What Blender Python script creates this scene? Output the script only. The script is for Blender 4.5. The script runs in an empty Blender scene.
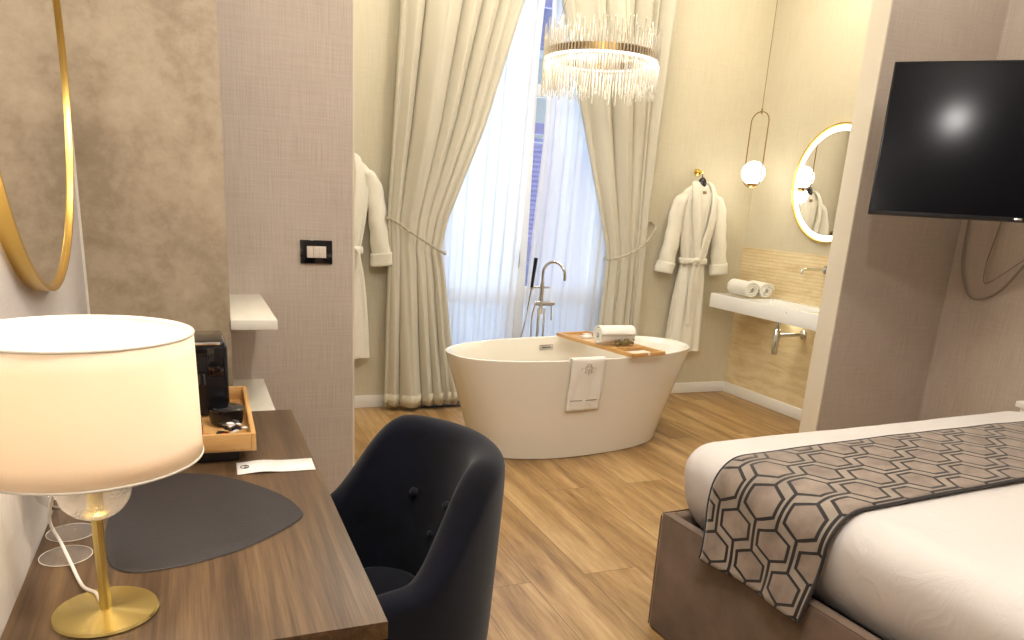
import bpy, bmesh, math, random
from mathutils import Vector, Matrix, noise
random.seed(7)
SC = bpy.context.scene
COL = SC.collection
PI = math.pi
R = math.radians

# ------------------------------------------------------------------ materials
def newmat(name):
    m = bpy.data.materials.new(name); m.use_nodes = True
    nt = m.node_tree; nt.nodes.clear()
    out = nt.nodes.new('ShaderNodeOutputMaterial')
    return m, nt, out
class G:
    """small node graph helper"""
    def __init__(s, nt): s.nt = nt
    def n(s, t, ins=None, **kw):
        nd = s.nt.nodes.new(t)
        for k, v in kw.items(): setattr(nd, k, v)
        for k, v in (ins or {}).items():
            if isinstance(v, bpy.types.NodeSocket): s.nt.links.new(v, nd.inputs[k])
            elif isinstance(v, tuple) and len(v) == 3 and nd.inputs[k].type == 'RGBA': nd.inputs[k].default_value = (*v, 1)
            else: nd.inputs[k].default_value = v
        return nd
    def math(s, op, a, b=None, c=None, clamp=False):
        ins = {0: a}
        if b is not None: ins[1] = b
        if c is not None: ins[2] = c
        nd = s.n('ShaderNodeMath', ins, operation=op); nd.use_clamp = clamp
        return nd.outputs[0]
    def mix(s, f, a, b):
        nd = s.nt.nodes.new('ShaderNodeMix'); nd.data_type = 'RGBA'
        for k, v in ((0, f), (6, a), (7, b)):
            if isinstance(v, bpy.types.NodeSocket): s.nt.links.new(v, nd.inputs[k])
            else: nd.inputs[k].default_value = (*v, 1) if isinstance(v, tuple) and len(v) == 3 else v
        return nd.outputs[2]
    def ramp(s, f, stops):
        nd = s.nt.nodes.new('ShaderNodeValToRGB'); s.nt.links.new(f, nd.inputs[0])
        el = nd.color_ramp.elements
        while len(el) < len(stops): el.new(.5)
        for e, (p, c) in zip(el, stops):
            e.position = p; e.color = (*c, 1) if len(c) == 3 else c
        return nd.outputs[0]
    def coords(s, scale=(1, 1, 1), kind='Object', rot=(0, 0, 0), loc=(0, 0, 0)):
        tc = s.n('ShaderNodeTexCoord')
        mp = s.n('ShaderNodeMapping', {'Vector': tc.outputs[kind], 'Scale': scale, 'Rotation': rot, 'Location': loc})
        return mp.outputs[0]
    def noise(s, vec, scale, detail=4, rough=.55, dist=0):
        return s.n('ShaderNodeTexNoise', {'Vector': vec, 'Scale': scale, 'Detail': detail, 'Roughness': rough, 'Distortion': dist}).outputs[0]

def srgb(r, g, b):
    f = lambda c: (c/255/12.92) if c/255 <= .04045 else ((c/255+.055)/1.055)**2.4
    return (f(r), f(g), f(b))

def mat(name, col, rough=.5, metal=0, bump=0, bscale=60, var=0, vscale=4, stretch=(1, 1, 1), sheen=0, coat=0,
        spec=.5, trans=0, ior=1.45, emit=None, estr=0, aniso=0, detail=4, col2=None, subs=0):
    m, nt, out = newmat(name); g = G(nt)
    bs = g.n('ShaderNodeBsdfPrincipled', {'Roughness': rough, 'Metallic': metal, 'Specular IOR Level': spec, 'IOR': ior,
                                          'Sheen Weight': sheen, 'Coat Weight': coat, 'Transmission Weight': trans, 'Anisotropic': aniso})
    v = g.coords(stretch)
    c2 = col2 or tuple(min(1, c*(1-var)) for c in col)
    if var or col2:
        nz = g.noise(v, vscale, detail)
        f = g.n('ShaderNodeMapRange', {0: nz, 1: .3, 2: .7}).outputs[0]
        nt.links.new(g.mix(f, col, c2), bs.inputs['Base Color'])
    else: bs.inputs['Base Color'].default_value = (*col, 1)
    if bump:
        nb = g.noise(v, bscale, 3)
        bp = g.n('ShaderNodeBump', {'Strength': bump, 'Distance': .004, 'Height': nb})
        nt.links.new(bp.outputs[0], bs.inputs['Normal'])
    if emit:
        bs.inputs['Emission Color'].default_value = (*emit, 1); bs.inputs['Emission Strength'].default_value = estr
    nt.links.new(bs.outputs[0], out.inputs[0])
    return m

def wallpaper(name, c1, c2, rough=.7):
    m, nt, out = newmat(name); g = G(nt)
    v1 = g.coords((260, 260, 6)); v2 = g.coords((8, 8, 200))
    n1 = g.noise(v1, 1, 3); n2 = g.noise(v2, 1, 3); n3 = g.noise(g.coords((1, 1, 1)), 2.2, 4)
    f = g.math('ADD', g.math('MULTIPLY', n1, .55), g.math('MULTIPLY', n2, .25))
    f = g.math('ADD', f, g.math('MULTIPLY', n3, .2))
    f = g.n('ShaderNodeMapRange', {0: f, 1: .38, 2: .62}).outputs[0]
    bs = g.n('ShaderNodeBsdfPrincipled', {'Roughness': rough, 'Base Color': g.mix(f, c1, c2)})
    bp = g.n('ShaderNodeBump', {'Strength': .15, 'Distance': .002, 'Height': n1})
    nt.links.new(bp.outputs[0], bs.inputs['Normal']); nt.links.new(bs.outputs[0], out.inputs[0])
    return m

def plaster(name):
    m, nt, out = newmat(name); g = G(nt); v = g.coords()
    n1 = g.noise(v, 2.4, 8, .6, .2); n2 = g.noise(v, 10, 10, .78, .15); n3 = g.noise(v, 30, 5, .6)
    f = g.math('ADD', g.math('MULTIPLY', n1, .55), g.math('MULTIPLY', n2, .35)); f = g.math('ADD', f, g.math('MULTIPLY', n3, .1))
    c = g.ramp(f, [(.36, srgb(132, 115, 93)), (.47, srgb(152, 135, 111)), (.53, srgb(170, 153, 128)), (.64, srgb(188, 172, 146))])
    bs = g.n('ShaderNodeBsdfPrincipled', {'Base Color': c, 'Roughness': .55})
    bp = g.n('ShaderNodeBump', {'Strength': .2, 'Distance': .004, 'Height': n2})
    nt.links.new(bp.outputs[0], bs.inputs['Normal']); nt.links.new(bs.outputs[0], out.inputs[0])
    return m

def wood(name, cols, axis='Y', ring=26, grain=90, rough=.4, planks=None, sl=.12):
    """long-grain timber; planks=(width, length, x0) gives a plank floor"""
    m, nt, out = newmat(name); g = G(nt)
    st = {'X': (sl, 1, 1), 'Y': (1, sl, 1), 'Z': (1, 1, sl)}[axis]
    v = g.coords(st)
    fac = None; mortar = None
    if planks:
        w, l, x0, y0 = planks
        tc = g.n('ShaderNodeTexCoord'); sp = g.n('ShaderNodeSeparateXYZ', {0: tc.outputs['Object']})
        px = g.math('ADD', sp.outputs[0], -x0 + 40*w); py = g.math('ADD', sp.outputs[1], y0 + 20*l)
        vec = g.n('ShaderNodeCombineXYZ', {0: py, 1: px}).outputs[0]
        br = g.n('ShaderNodeTexBrick', {'Vector': vec, 'Scale': 1, 'Color1': (0, 0, 0), 'Color2': (1, 1, 1), 'Mortar': (.5, .5, .5),
                                        'Mortar Size': .0016, 'Mortar Smooth': .1, 'Brick Width': l, 'Row Height': w, 'Bias': 0})
        br.offset = .43; br.offset_frequency = 2; br.squash = 1
        fac = br.outputs[0]; mortar = br.outputs[1]
        # shift the grain for every plank
        add = g.n('ShaderNodeCombineXYZ', {0: g.math('MULTIPLY', fac, 13.7), 1: g.math('MULTIPLY', fac, 5.1), 2: g.math('MULTIPLY', fac, 3.0)}).outputs[0]
        v = g.n('ShaderNodeVectorMath', {0: v, 1: add}, operation='ADD').outputs[0]
    n1 = g.noise(v, ring*.28, 6, .6, 1.2); n2 = g.noise(v, grain, 5, .65); n3 = g.noise(v, ring, 4, .6, .6)
    f = g.math('ADD', g.math('MULTIPLY', n1, .5), g.math('MULTIPLY', n3, .3)); f = g.math('ADD', f, g.math('MULTIPLY', n2, .2))
    if planks: f = g.math('ADD', f, g.math('MULTIPLY', g.math('SUBTRACT', fac, .5), .07))
    c = g.ramp(f, cols)
    if planks:
        vk = g.coords((1.1, .5, 1)); kn = g.n('ShaderNodeTexVoronoi', {'Vector': vk, 'Scale': 2.3}).outputs['Distance']
        kk = g.n('ShaderNodeMapRange', {0: kn, 1: .02, 2: .075, 3: 1, 4: 0}).outputs[0]
        c = g.mix(g.math('MULTIPLY', kk, .55), c, srgb(96, 66, 38))
        c = g.mix(g.math('MULTIPLY', mortar, .85), c, srgb(84, 62, 42))
    bs = g.n('ShaderNodeBsdfPrincipled', {'Base Color': c, 'Roughness': rough})
    bp = g.n('ShaderNodeBump', {'Strength': .12, 'Distance': .002, 'Height': n2})
    nt.links.new(bp.outputs[0], bs.inputs['Normal']); nt.links.new(bs.outputs[0], out.inputs[0])
    return m

def ribbed_stone(name, z_rib):
    m, nt, out = newmat(name); g = G(nt)
    tc = g.n('ShaderNodeTexCoord'); sp = g.n('ShaderNodeSeparateXYZ', {0: tc.outputs['Object']})
    n1 = g.noise(g.coords((1, 1, 5)), 3.5, 7, .6, .8); n2 = g.noise(g.coords(), 60, 4)
    f = g.math('ADD', g.math('MULTIPLY', n1, .75), g.math('MULTIPLY', n2, .25))
    c = g.ramp(f, [(.36, srgb(214, 190, 142)), (.5, srgb(228, 208, 164)), (.64, srgb(236, 220, 182))])
    up = g.math('GREATER_THAN', sp.outputs[2], z_rib)
    saw = g.math('FRACT', g.math('MULTIPLY', sp.outputs[2], 1/.026))
    tri = g.math('ABSOLUTE', g.math('SUBTRACT', saw, .5))
    groove = g.math('MULTIPLY', g.math('GREATER_THAN', tri, .40), up)
    jz = g.math('LESS_THAN', g.math('ABSOLUTE', g.math('SUBTRACT', g.math('FRACT', g.math('MULTIPLY', sp.outputs[2], 1/.30)), .5)), .006)
    c = g.mix(g.math('MULTIPLY', groove, .35), c, srgb(170, 142, 100))
    c = g.mix(g.math('MULTIPLY', jz, .5), c, srgb(235, 222, 190))
    bs = g.n('ShaderNodeBsdfPrincipled', {'Base Color': c, 'Roughness': .45})
    h = g.math('SUBTRACT', 1, groove)
    bp = g.n('ShaderNodeBump', {'Strength': .5, 'Distance': .004, 'Height': h})
    nt.links.new(bp.outputs[0], bs.inputs['Normal']); nt.links.new(bs.outputs[0], out.inputs[0])
    return m

def hex_velvet(name, Rh=.090):
    m, nt, out = newmat(name); g = G(nt)
    tc = g.n('ShaderNodeTexCoord'); sp = g.n('ShaderNodeSeparateXYZ', {0: tc.outputs['UV']})
    # x = along the runner, y = across it; hexagons linked tip to tip along x
    y, x = sp.outputs[1], g.math('MULTIPLY', sp.outputs[0], 1.12)
    s3 = math.sqrt(3)
    def cell(ox, oy):
        ax = g.math('SUBTRACT', g.math('FLOORED_MODULO', g.math('ADD', x, ox), 3*Rh), 1.5*Rh)
        ay = g.math('SUBTRACT', g.math('FLOORED_MODULO', g.math('ADD', y, oy), s3*Rh), s3*Rh/2)
        ax = g.math('ABSOLUTE', ax); ay = g.math('ABSOLUTE', ay)
        t1 = ay
        t2 = g.math('ADD', g.math('MULTIPLY', ax, s3/2), g.math('MULTIPLY', ay, .5))
        k = 1/(s3/2*Rh)
        t1 = g.math('MULTIPLY', t1, k); t2 = g.math('MULTIPLY', t2, k)
        return t1, t2, g.math('MAXIMUM', t1, t2)
    a1, a2, ad = cell(1.0, 1.0); b1, b2, bd = cell(1.0+1.5*Rh, 1.0+s3/2*Rh)
    pick = g.math('LESS_THAN', ad, bd)
    def sel(p, q): return g.math('ADD', g.math('MULTIPLY', p, pick), g.math('MULTIPLY', q, g.math('SUBTRACT', 1, pick)))
    d = sel(ad, bd); t1 = sel(a1, b1)
    ring = g.math('LESS_THAN', g.math('ABSOLUTE', g.math('SUBTRACT', d, .74)), .072)
    zig = g.math('MAXIMUM', g.math('GREATER_THAN', t1, .925), g.math('MULTIPLY', g.math('LESS_THAN', t1, .075), g.math('GREATER_THAN', d, .74)))
    line = g.math('MAXIMUM', ring, zig)
    ins = g.math('LESS_THAN', d, .74)
    n1 = g.noise(g.coords(), 14, 5); n2 = g.noise(g.coords(), 400, 2)
    n = g.n('ShaderNodeMapRange', {0: n1, 1: .35, 2: .65}).outputs[0]
    ca = g.mix(n, srgb(148, 132, 118), srgb(124, 109, 97)); cb = g.mix(n, srgb(152, 139, 125), srgb(134, 121, 108))
    c = g.mix(ins, cb, ca); c = g.mix(line, c, srgb(20, 15, 15))
    bs = g.n('ShaderNodeBsdfPrincipled', {'Base Color': c, 'Roughness': .7, 'Sheen Weight': .35, 'Sheen Roughness': .4})
    bp = g.n('ShaderNodeBump', {'Strength': .25, 'Distance': .003, 'Height': g.math('ADD', g.math('MULTIPLY', line, -1.0), g.math('MULTIPLY', n2, .3))})
    nt.links.new(bp.outputs[0], bs.inputs['Normal']); nt.links.new(bs.outputs[0], out.inputs[0])
    return m

def cloth_trans(name, col, trans=.4, transp=0., bump=.2, bscale=300):
    m, nt, out = newmat(name); g = G(nt)
    n = g.noise(g.coords((1, 1, 1)), bscale, 2)
    bp = g.n('ShaderNodeBump', {'Strength': bump, 'Distance': .002, 'Height': n})
    d = g.n('ShaderNodeBsdfDiffuse', {'Color': col, 'Normal': bp.outputs[0]}); t = g.n('ShaderNodeBsdfTranslucent', {'Color': col})
    mx = g.n('ShaderNodeMixShader', {0: trans, 1: d.outputs[0], 2: t.outputs[0]})
    o = mx.outputs[0]
    if transp:
        tr = g.n('ShaderNodeBsdfTransparent')
        o = g.n('ShaderNodeMixShader', {0: transp, 1: o, 2: tr.outputs[0]}).outputs[0]
    nt.links.new(o, out.inputs[0])
    return m

def glass(name, col=(1, 1, 1), rough=0, ior=1.45):
    m, nt, out = newmat(name); g = G(nt)
    bs = g.n('ShaderNodeBsdfPrincipled', {'Base Color': col, 'Roughness': rough, 'Transmission Weight': 1, 'IOR': ior})
    nt.links.new(bs.outputs[0], out.inputs[0]); return m
def thin_glass(name, tint=(1, 1, 1), gl=.08):
    m, nt, out = newmat(name); g = G(nt)
    tr = g.n('ShaderNodeBsdfTransparent', {'Color': tint}); gs = g.n('ShaderNodeBsdfGlossy', {'Roughness': .02})
    fr = g.n('ShaderNodeFresnel', {'IOR': 1.45})
    mx = g.n('ShaderNodeMixShader', {0: g.math('ADD', fr.outputs[0], gl), 1: tr.outputs[0], 2: gs.outputs[0]})
    nt.links.new(mx.outputs[0], out.inputs[0]); return m
def emis(name, col, st):
    m, nt, out = newmat(name); g = G(nt)
    e = g.n('ShaderNodeEmission', {'Color': col, 'Strength': st}); nt.links.new(e.outputs[0], out.inputs[0]); return m

M = {}
M['taupe'] = wallpaper('taupe_wallpaper', srgb(194, 181, 167), srgb(175, 161, 146))
M['leftwall'] = wallpaper('pale_grey_wallpaper', srgb(212, 206, 200), srgb(200, 193, 187))
M['beige'] = wallpaper('beige_wallpaper', srgb(214, 206, 182), srgb(203, 194, 168))
M['cream_end'] = mat('cream_paint', srgb(214, 204, 184), .6, bump=.05, bscale=200)
M['plaster'] = plaster('venetian_plaster')
M['ceil'] = mat('ceiling_paint', srgb(236, 232, 224), .8, bump=.03)
M['white_paint'] = mat('white_lacquer', srgb(240, 238, 232), .35, var=.03)
M['shelf'] = mat('cream_shelf', srgb(228, 223, 208), .45, var=.06, vscale=30, stretch=(1, .1, 1))
M['floor'] = wood('oak_floor', [(.34, srgb(104, 74, 38)), (.44, srgb(144, 110, 64)), (.52, srgb(168, 134, 86)), (.62, srgb(190, 158, 110))], 'Y', 24, 130, .38, planks=(.24, 1.55, 1.16, -2.41), sl=.08)
M['desk'] = wood('walnut_veneer', [(.34, srgb(52, 37, 24)), (.45, srgb(78, 58, 39)), (.54, srgb(100, 77, 52)), (.66, srgb(124, 99, 70))], 'Y', 70, 240, .38, sl=.03)
M['desk_edge'] = wood('walnut_edge', [(.32, srgb(70, 50, 34)), (.5, srgb(104, 78, 54)), (.68, srgb(134, 106, 76))], 'X', 40, 160, .4)
M['bamboo'] = wood('bamboo', [(.3, srgb(176, 128, 70)), (.5, srgb(204, 158, 96)), (.7, srgb(220, 180, 120))], 'Y', 30, 140, .4)
M['bamboo_x'] = wood('bamboo_cross', [(.3, srgb(176, 128, 70)), (.5, srgb(208, 160, 98)), (.7, srgb(222, 182, 122))], 'X', 30, 140, .4)
M['bamboo_dark'] = wood('bamboo_end', [(.3, srgb(92, 60, 28)), (.5, srgb(118, 80, 40)), (.7, srgb(140, 100, 56))], 'X', 30, 140, .4)
M['stone'] = ribbed_stone('travertine', .88)
M['tub'] = mat('white_acrylic', srgb(232, 226, 212), .25, coat=.4)
M['ceramic'] = mat('white_ceramic', srgb(240, 240, 236), .15, coat=.3)
M['chrome'] = mat('chrome', (.72, .72, .72), .08, 1)
def radial_brass():
    m, nt, out = newmat('brushed_brass'); g = G(nt)
    tg = g.n('ShaderNodeTangent', direction_type='RADIAL', axis='Z')
    bs = g.n('ShaderNodeBsdfPrincipled', {'Base Color': srgb(228, 207, 134), 'Roughness': .26, 'Metallic': 1, 'Anisotropic': .9, 'Anisotropic Rotation': .25, 'Tangent': tg.outputs[0]})
    nt.links.new(bs.outputs[0], out.inputs[0]); return m
M['brass'] = radial_brass()
M['brass_pol'] = mat('gold_metal', srgb(232, 196, 108), .25, 1)
M['brass_dull'] = mat('aged_brass', srgb(150, 122, 72), .3, 1)
M['mirror'] = mat('mirror_silver', (.92, .92, .92), .01, 1)
M['black'] = mat('black_plastic', (.008, .008, .010), .25)
M['blackgloss'] = mat('black_gloss', (.004, .004, .006), .07, coat=.5)
M['screen'] = mat('tv_screen', (.003, .003, .005), .15, spec=.1)
M['leather'] = mat('charcoal_leather', srgb(54, 51, 52), .55, bump=.3, bscale=220, var=.12, vscale=8)
M['tray_shade'] = mat('under_tray_shade', srgb(34, 31, 30), .5, bump=.3, bscale=220)
M['navy'] = mat('navy_velvet', srgb(5, 6, 13), .8, bump=.1, bscale=260, sheen=.14, col2=srgb(14, 17, 32), vscale=9, spec=.15)
M['button'] = mat('navy_button', srgb(14, 17, 30), .6, sheen=.15, spec=.2)
M['chairleg'] = mat('dark_chair_wood', srgb(40, 28, 22), .4, var=.2, vscale=20)
M['sheet'] = mat('white_cotton', srgb(212, 207, 202), .8, bump=.12, bscale=500, sheen=.1)
M['bedvelvet'] = mat('brown_velvet', srgb(128, 108, 92), .8, bump=.3, bscale=160, sheen=.15, col2=srgb(92, 74, 60), vscale=5, detail=9)
def cotton():
    m, nt, out = newmat('white_cotton_sheet'); g = G(nt)
    v = g.coords((1, 1.6, 1)); 
    w = g.noise(v, 4.5, 5, .5, .7); rd = g.math('ABSOLUTE', g.math('SUBTRACT', w, .5)); fine = g.noise(g.coords(), 500, 2)
    rid = g.n('ShaderNodeMapRange', {0: rd, 1: 0, 2: .09, 3: 1, 4: 0}).outputs[0]
    h = g.math('ADD', g.math('MULTIPLY', rid, .35), g.math('ADD', g.math('MULTIPLY', w, 1.2), g.math('MULTIPLY', fine, .03)))
    bp = g.n('ShaderNodeBump', {'Strength': .22, 'Distance': .012, 'Height': h})
    bs = g.n('ShaderNodeBsdfPrincipled', {'Base Color': srgb(212, 206, 200), 'Roughness': .8, 'Sheen Weight': .1, 'Normal': bp.outputs[0]})
    nt.links.new(bs.outputs[0], out.inputs[0]); return m
M['sheet'] = cotton()
M['runner'] = hex_velvet('hex_cut_velvet')
M['piping'] = mat('dark_piping', srgb(30, 24, 24), .6, sheen=.2)
M['terry'] = mat('terry_cloth', srgb(236, 231, 214), .95, bump=1.0, bscale=170, sheen=.3, var=.08, vscale=120)
M['towel'] = mat('white_terry', srgb(240, 236, 226), .95, bump=.9, bscale=220, sheen=.3)
M['embroid'] = mat('brown_embroidery', srgb(142, 116, 88), .8, bump=.3)
M['curtain'] = cloth_trans('cream_curtain', srgb(214, 208, 190), .16, 0, .25, 420)
M['curtain_hem'] = cloth_trans('cream_curtain_hem', srgb(214, 206, 184), .08, 0, .25, 420)
M['sheer'] = cloth_trans('white_voile', (.90, .92, .96), .5, .22, .1, 500)
M['rope'] = mat('cord_rope', srgb(176, 168, 148), .7, bump=.6, bscale=300)
M['shade'] = cloth_trans('cream_linen_shade', srgb(250, 239, 224), .42, 0, .15, 400)
M['bulb'] = emis('warm_bulb', (1, .82, .58), 12)
M['globe'] = emis('opal_globe', (1, .94, .84), 3.5)
M['led'] = emis('white_led', (1, .97, .90), 3.2)
M['led_mirror'] = emis('mirror_led', (1, .97, .86), 3.2)
M['glass'] = thin_glass('clear_glass')
M['pane'] = thin_glass('window_pane', (.94, .97, 1))
M['crystal'] = glass('crystal', (1, 1, 1), .0, 1.5)
M['winter'] = thin_glass('wine_glass', (.97, .97, .97), .06)
def wg():
    m, nt, out = newmat('wine_glass_stem'); g = G(nt)
    lw = g.n('ShaderNodeLayerWeight', {0: .3})
    a = g.n('ShaderNodeMixShader', {0: g.math('ADD', g.math('MULTIPLY', lw.outputs['Facing'], .10), .01), 1: g.n('ShaderNodeBsdfTransparent').outputs[0], 2: g.n('ShaderNodeBsdfDiffuse', {'Color': (1, .98, .95)}).outputs[0]})
    b = g.n('ShaderNodeMixShader', {0: .05, 1: a.outputs[0], 2: g.n('ShaderNodeBsdfGlossy', {'Roughness': .05}).outputs[0]})
    nt.links.new(b.outputs[0], out.inputs[0]); return m
M['winter2'] = wg()
def crackle():
    m, nt, out = newmat('crackle_glass'); g = G(nt)
    v = g.n('ShaderNodeTexVoronoi', {'Vector': g.coords(), 'Scale': 70}, feature='DISTANCE_TO_EDGE').outputs['Distance']
    bp = g.n('ShaderNodeBump', {'Strength': .5, 'Distance': .003, 'Height': v})
    tr = g.n('ShaderNodeBsdfTransparent', {'Color': (.96, .95, .93)}); gs = g.n('ShaderNodeBsdfGlossy', {'Roughness': .06, 'Normal': bp.outputs[0]})
    df = g.n('ShaderNodeBsdfTranslucent', {'Color': (.95, .93, .9), 'Normal': bp.outputs[0]})
    fr = g.n('ShaderNodeLayerWeight', {0: .45, 'Normal': bp.outputs[0]})
    a = g.n('ShaderNodeMixShader', {0: g.math('ADD', g.math('MULTIPLY', fr.outputs['Facing'], .7), .1, clamp=True), 1: tr.outputs[0], 2: gs.outputs[0]})
    b = g.n('ShaderNodeMixShader', {0: .22, 1: a.outputs[0], 2: df.outputs[0]})
    nt.links.new(b.outputs[0], out.inputs[0]); return m
M['crackle'] = crackle()
def rodmat():
    m, nt, out = newmat('glass_rod'); g = G(nt)
    a = g.n('ShaderNodeBsdfTransparent', {'Color': (.86, .84, .78)}); b = g.n('ShaderNodeBsdfGlossy', {'Roughness': .12, 'Color': (1, .98, .92)})
    c = g.n('ShaderNodeBsdfDiffuse', {'Color': (.95, .93, .86)})
    lw = g.n('ShaderNodeLayerWeight', {0: .35})
    m1 = g.n('ShaderNodeMixShader', {0: .5, 1: b.outputs[0], 2: c.outputs[0]})
    m2 = g.n('ShaderNodeMixShader', {0: g.math('ADD', lw.outputs['Facing'], .42, clamp=True), 1: a.outputs[0], 2: m1.outputs[0]})
    nt.links.new(m2.outputs[0], out.inputs[0]); return m
M['rod'] = rodmat()
M['cable'] = mat('white_cable', srgb(232, 228, 222), .5)
M['cable_shade'] = mat('cable_shadow_tone', srgb(140, 126, 112), .6)
M['switchw'] = mat('switch_key', srgb(216, 204, 190), .4)
M['card'] = mat('white_card', srgb(240, 236, 230), .7)
M['ink'] = mat('dark_ink', srgb(50, 46, 46), .7)
M['red'] = mat('red_packet', srgb(160, 36, 32), .5)
M['white_packet'] = mat('white_packet', srgb(225, 220, 214), .5)
M['black_packet'] = mat('black_packet', srgb(24, 20, 22), .4)
M['tan_packet'] = mat('tan_packet', srgb(178, 112, 62), .6)
M['shutter'] = mat('grey_shutter', srgb(140, 128, 176), .6)
M['outwall'] = mat('outside_plaster', srgb(216, 210, 198), .9, var=.1)
M['frost'] = cloth_trans('frosted_pane', srgb(225, 232, 240), .7, 0, 0)
M['marble'] = mat('dark_marble_sill', srgb(66, 56, 52), .25, var=.3, vscale=12)
M['moss'] = mat('dried_flowers', srgb(150, 142, 84), .9, bump=1, bscale=80, col2=srgb(92, 88, 50), vscale=60)

# ------------------------------------------------------------------ mesh helpers
class MB:
    def __init__(s): s.bm = bmesh.new(); s.uv = None
    def quad(s, pts):
        return s.bm.faces.new([s.bm.verts.new(p) for p in pts])
    def box(s, lo, hi, bev=0, seg=2, rot=None, piv=None):
        x0, y0, z0 = lo; x1, y1, z1 = hi
        vs = [s.bm.verts.new(p) for p in ((x0,y0,z0),(x1,y0,z0),(x1,y1,z0),(x0,y1,z0),(x0,y0,z1),(x1,y0,z1),(x1,y1,z1),(x0,y1,z1))]
        fs = [s.bm.faces.new([vs[i] for i in f]) for f in ((0,3,2,1),(4,5,6,7),(0,1,5,4),(1,2,6,5),(2,3,7,6),(3,0,4,7))]
        if bev:
            es = list({e for f in fs for e in f.edges})
            r = bmesh.ops.bevel(s.bm, geom=es, offset=bev, segments=seg, affect='EDGES', profile=.5, clamp_overlap=True)
            vs = list({v for f in r['faces'] for v in f.verts} | {v for v in vs if v.is_valid})
        if rot is not None:
            bmesh.ops.rotate(s.bm, verts=vs, cent=piv or ((x0+x1)/2, (y0+y1)/2, (z0+z1)/2), matrix=rot)
        return vs
    def grid(s, P, close_u=False, close_v=False, uv=None):
        """P[i][j] points; returns verts"""
        V = [[s.bm.verts.new(p) for p in row] for row in P]
        n, m = len(V), len(V[0])
        if uv and not s.uv: s.uv = s.bm.loops.layers.uv.new('UVMap')
        for i in range(n if close_u else n-1):
            for j in range(m if close_v else m-1):
                idx = ((i, j), ((i+1) % n, j), ((i+1) % n, (j+1) % m), (i, (j+1) % m))
                f = s.bm.faces.new([V[a][b] for a, b in idx])
                if uv:
                    for l, (a, b) in zip(f.loops, idx): l[s.uv].uv = uv[a][b]
        return V
    def cap(s, ring):
        try: s.bm.faces.new(ring)
        except ValueError: pass
    def lathe(s, prof, c=(0, 0, 0), n=32, axis='Z', caps=True):
        rows = []
        for r, h in prof:
            row = []
            for k in range(n):
                a = 2*PI*k/n; x, y = r*math.cos(a), r*math.sin(a)
                p = {'Z': (x, y, h), 'X': (h, x, y), 'Y': (x, h, y)}[axis]
                row.append((p[0]+c[0], p[1]+c[1], p[2]+c[2]))
            rows.append(row)
        V = s.grid(rows, close_v=True)
        if caps:
            if prof[0][0] > 1e-5: s.cap(V[0])
            if prof[-1][0] > 1e-5: s.cap(V[-1])
        return V
    def tube(s, pts, r, n=10, closed=False, caps=True):
        pts = [Vector(p) for p in pts]; m = len(pts)
        rad = r if callable(r) else (lambda t: r)
        up = None; rows = []
        for i, p in enumerate(pts):
            a = pts[(i-1) % m] if (closed or i > 0) else p; b = pts[(i+1) % m] if (closed or i < m-1) else p
            t = (b-a).normalized()
            if up is None:
                up = Vector((0, 0, 1)) if abs(t.z) < .9 else Vector((1, 0, 0))
            up = (up - t*up.dot(t)).normalized(); w = t.cross(up)
            rr = rad(i/max(1, m-1))
            rows.append([p + (up*math.cos(2*PI*k/n) + w*math.sin(2*PI*k/n))*rr for k in range(n)])
        V = s.grid(rows, close_u=closed, close_v=True)
        if caps and not closed: s.cap(V[0]); s.cap(V[-1])
        return V
    def build(s, name, m, parent=None, loc=(0, 0, 0), smooth=True, angle=40, subs=0, solid=0, rotz=0):
        bmesh.ops.recalc_face_normals(s.bm, faces=s.bm.faces)
        me = bpy.data.meshes.new(name); s.bm.to_mesh(me); s.bm.free()
        o = bpy.data.objects.new(name, me); COL.objects.link(o)
        me.materials.append(m)
        if smooth:
            for p in me.polygons: p.use_smooth = True
            md = None
            try: me.set_sharp_from_angle(angle=R(angle))
            except Exception: pass
        if solid:
            md = o.modifiers.new('thick', 'SOLIDIFY'); md.thickness = solid; md.offset = 0
        if subs:
            md = o.modifiers.new('sub', 'SUBSURF'); md.levels = subs; md.render_levels = subs
        o.location = loc; o.rotation_euler = (0, 0, rotz)
        if parent: o.parent = parent
        return o

def spline(pts, n=8, closed=False):
    """Catmull-Rom through pts"""
    P = [Vector(p) for p in pts]; m = len(P); out = []
    rng = range(m if closed else m-1)
    for i in rng:
        p1, p2 = P[i], P[(i+1) % m]
        p0 = P[(i-1) % m] if (closed or i > 0) else p1*2-p2
        p3 = P[(i+2) % m] if (closed or i < m-2) else p2*2-p1
        for k in range(n):
            t = k/n
            out.append(.5*((2*p1)+(p2-p0)*t+(2*p0-5*p1+4*p2-p3)*t*t+(3*p1-p0-3*p2+p3)*t**3))
    if not closed: out.append(P[-1])
    return out

def thing(name, label, cat, loc=(0, 0, 0), rz=0, group=None):
    o = bpy.data.objects.new(name, None); COL.objects.link(o); o.empty_display_size = .05
    o.location = loc; o.rotation_euler = (0, 0, rz)
    o['label'] = label; o['category'] = cat
    if group: o['group'] = group
    return o
def tag(o, label, cat, group=None):
    o['label'] = label; o['category'] = cat
    if group: o['group'] = group
    return o
def struct(name, mb, m, smooth=False):
    o = mb.build(name, m, smooth=smooth); o['kind'] = 'structure'; return o
def boxes(name, m, *bs, parent=None, loc=(0, 0, 0), bev=.002):
    mb = MB()
    for lo, hi in bs: mb.box(lo, hi, bev)
    return mb.build(name, m, parent, loc)
def interp(tab, x):
    if x <= tab[0][0]: return tab[0][1]
    for (a, va), (b, vb) in zip(tab, tab[1:]):
        if x <= b:
            t = (x-a)/(b-a); return va + (vb-va)*t
    return tab[-1][1]
def sm(t): t = max(0, min(1, t)); return t*t*(3-2*t)

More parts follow.
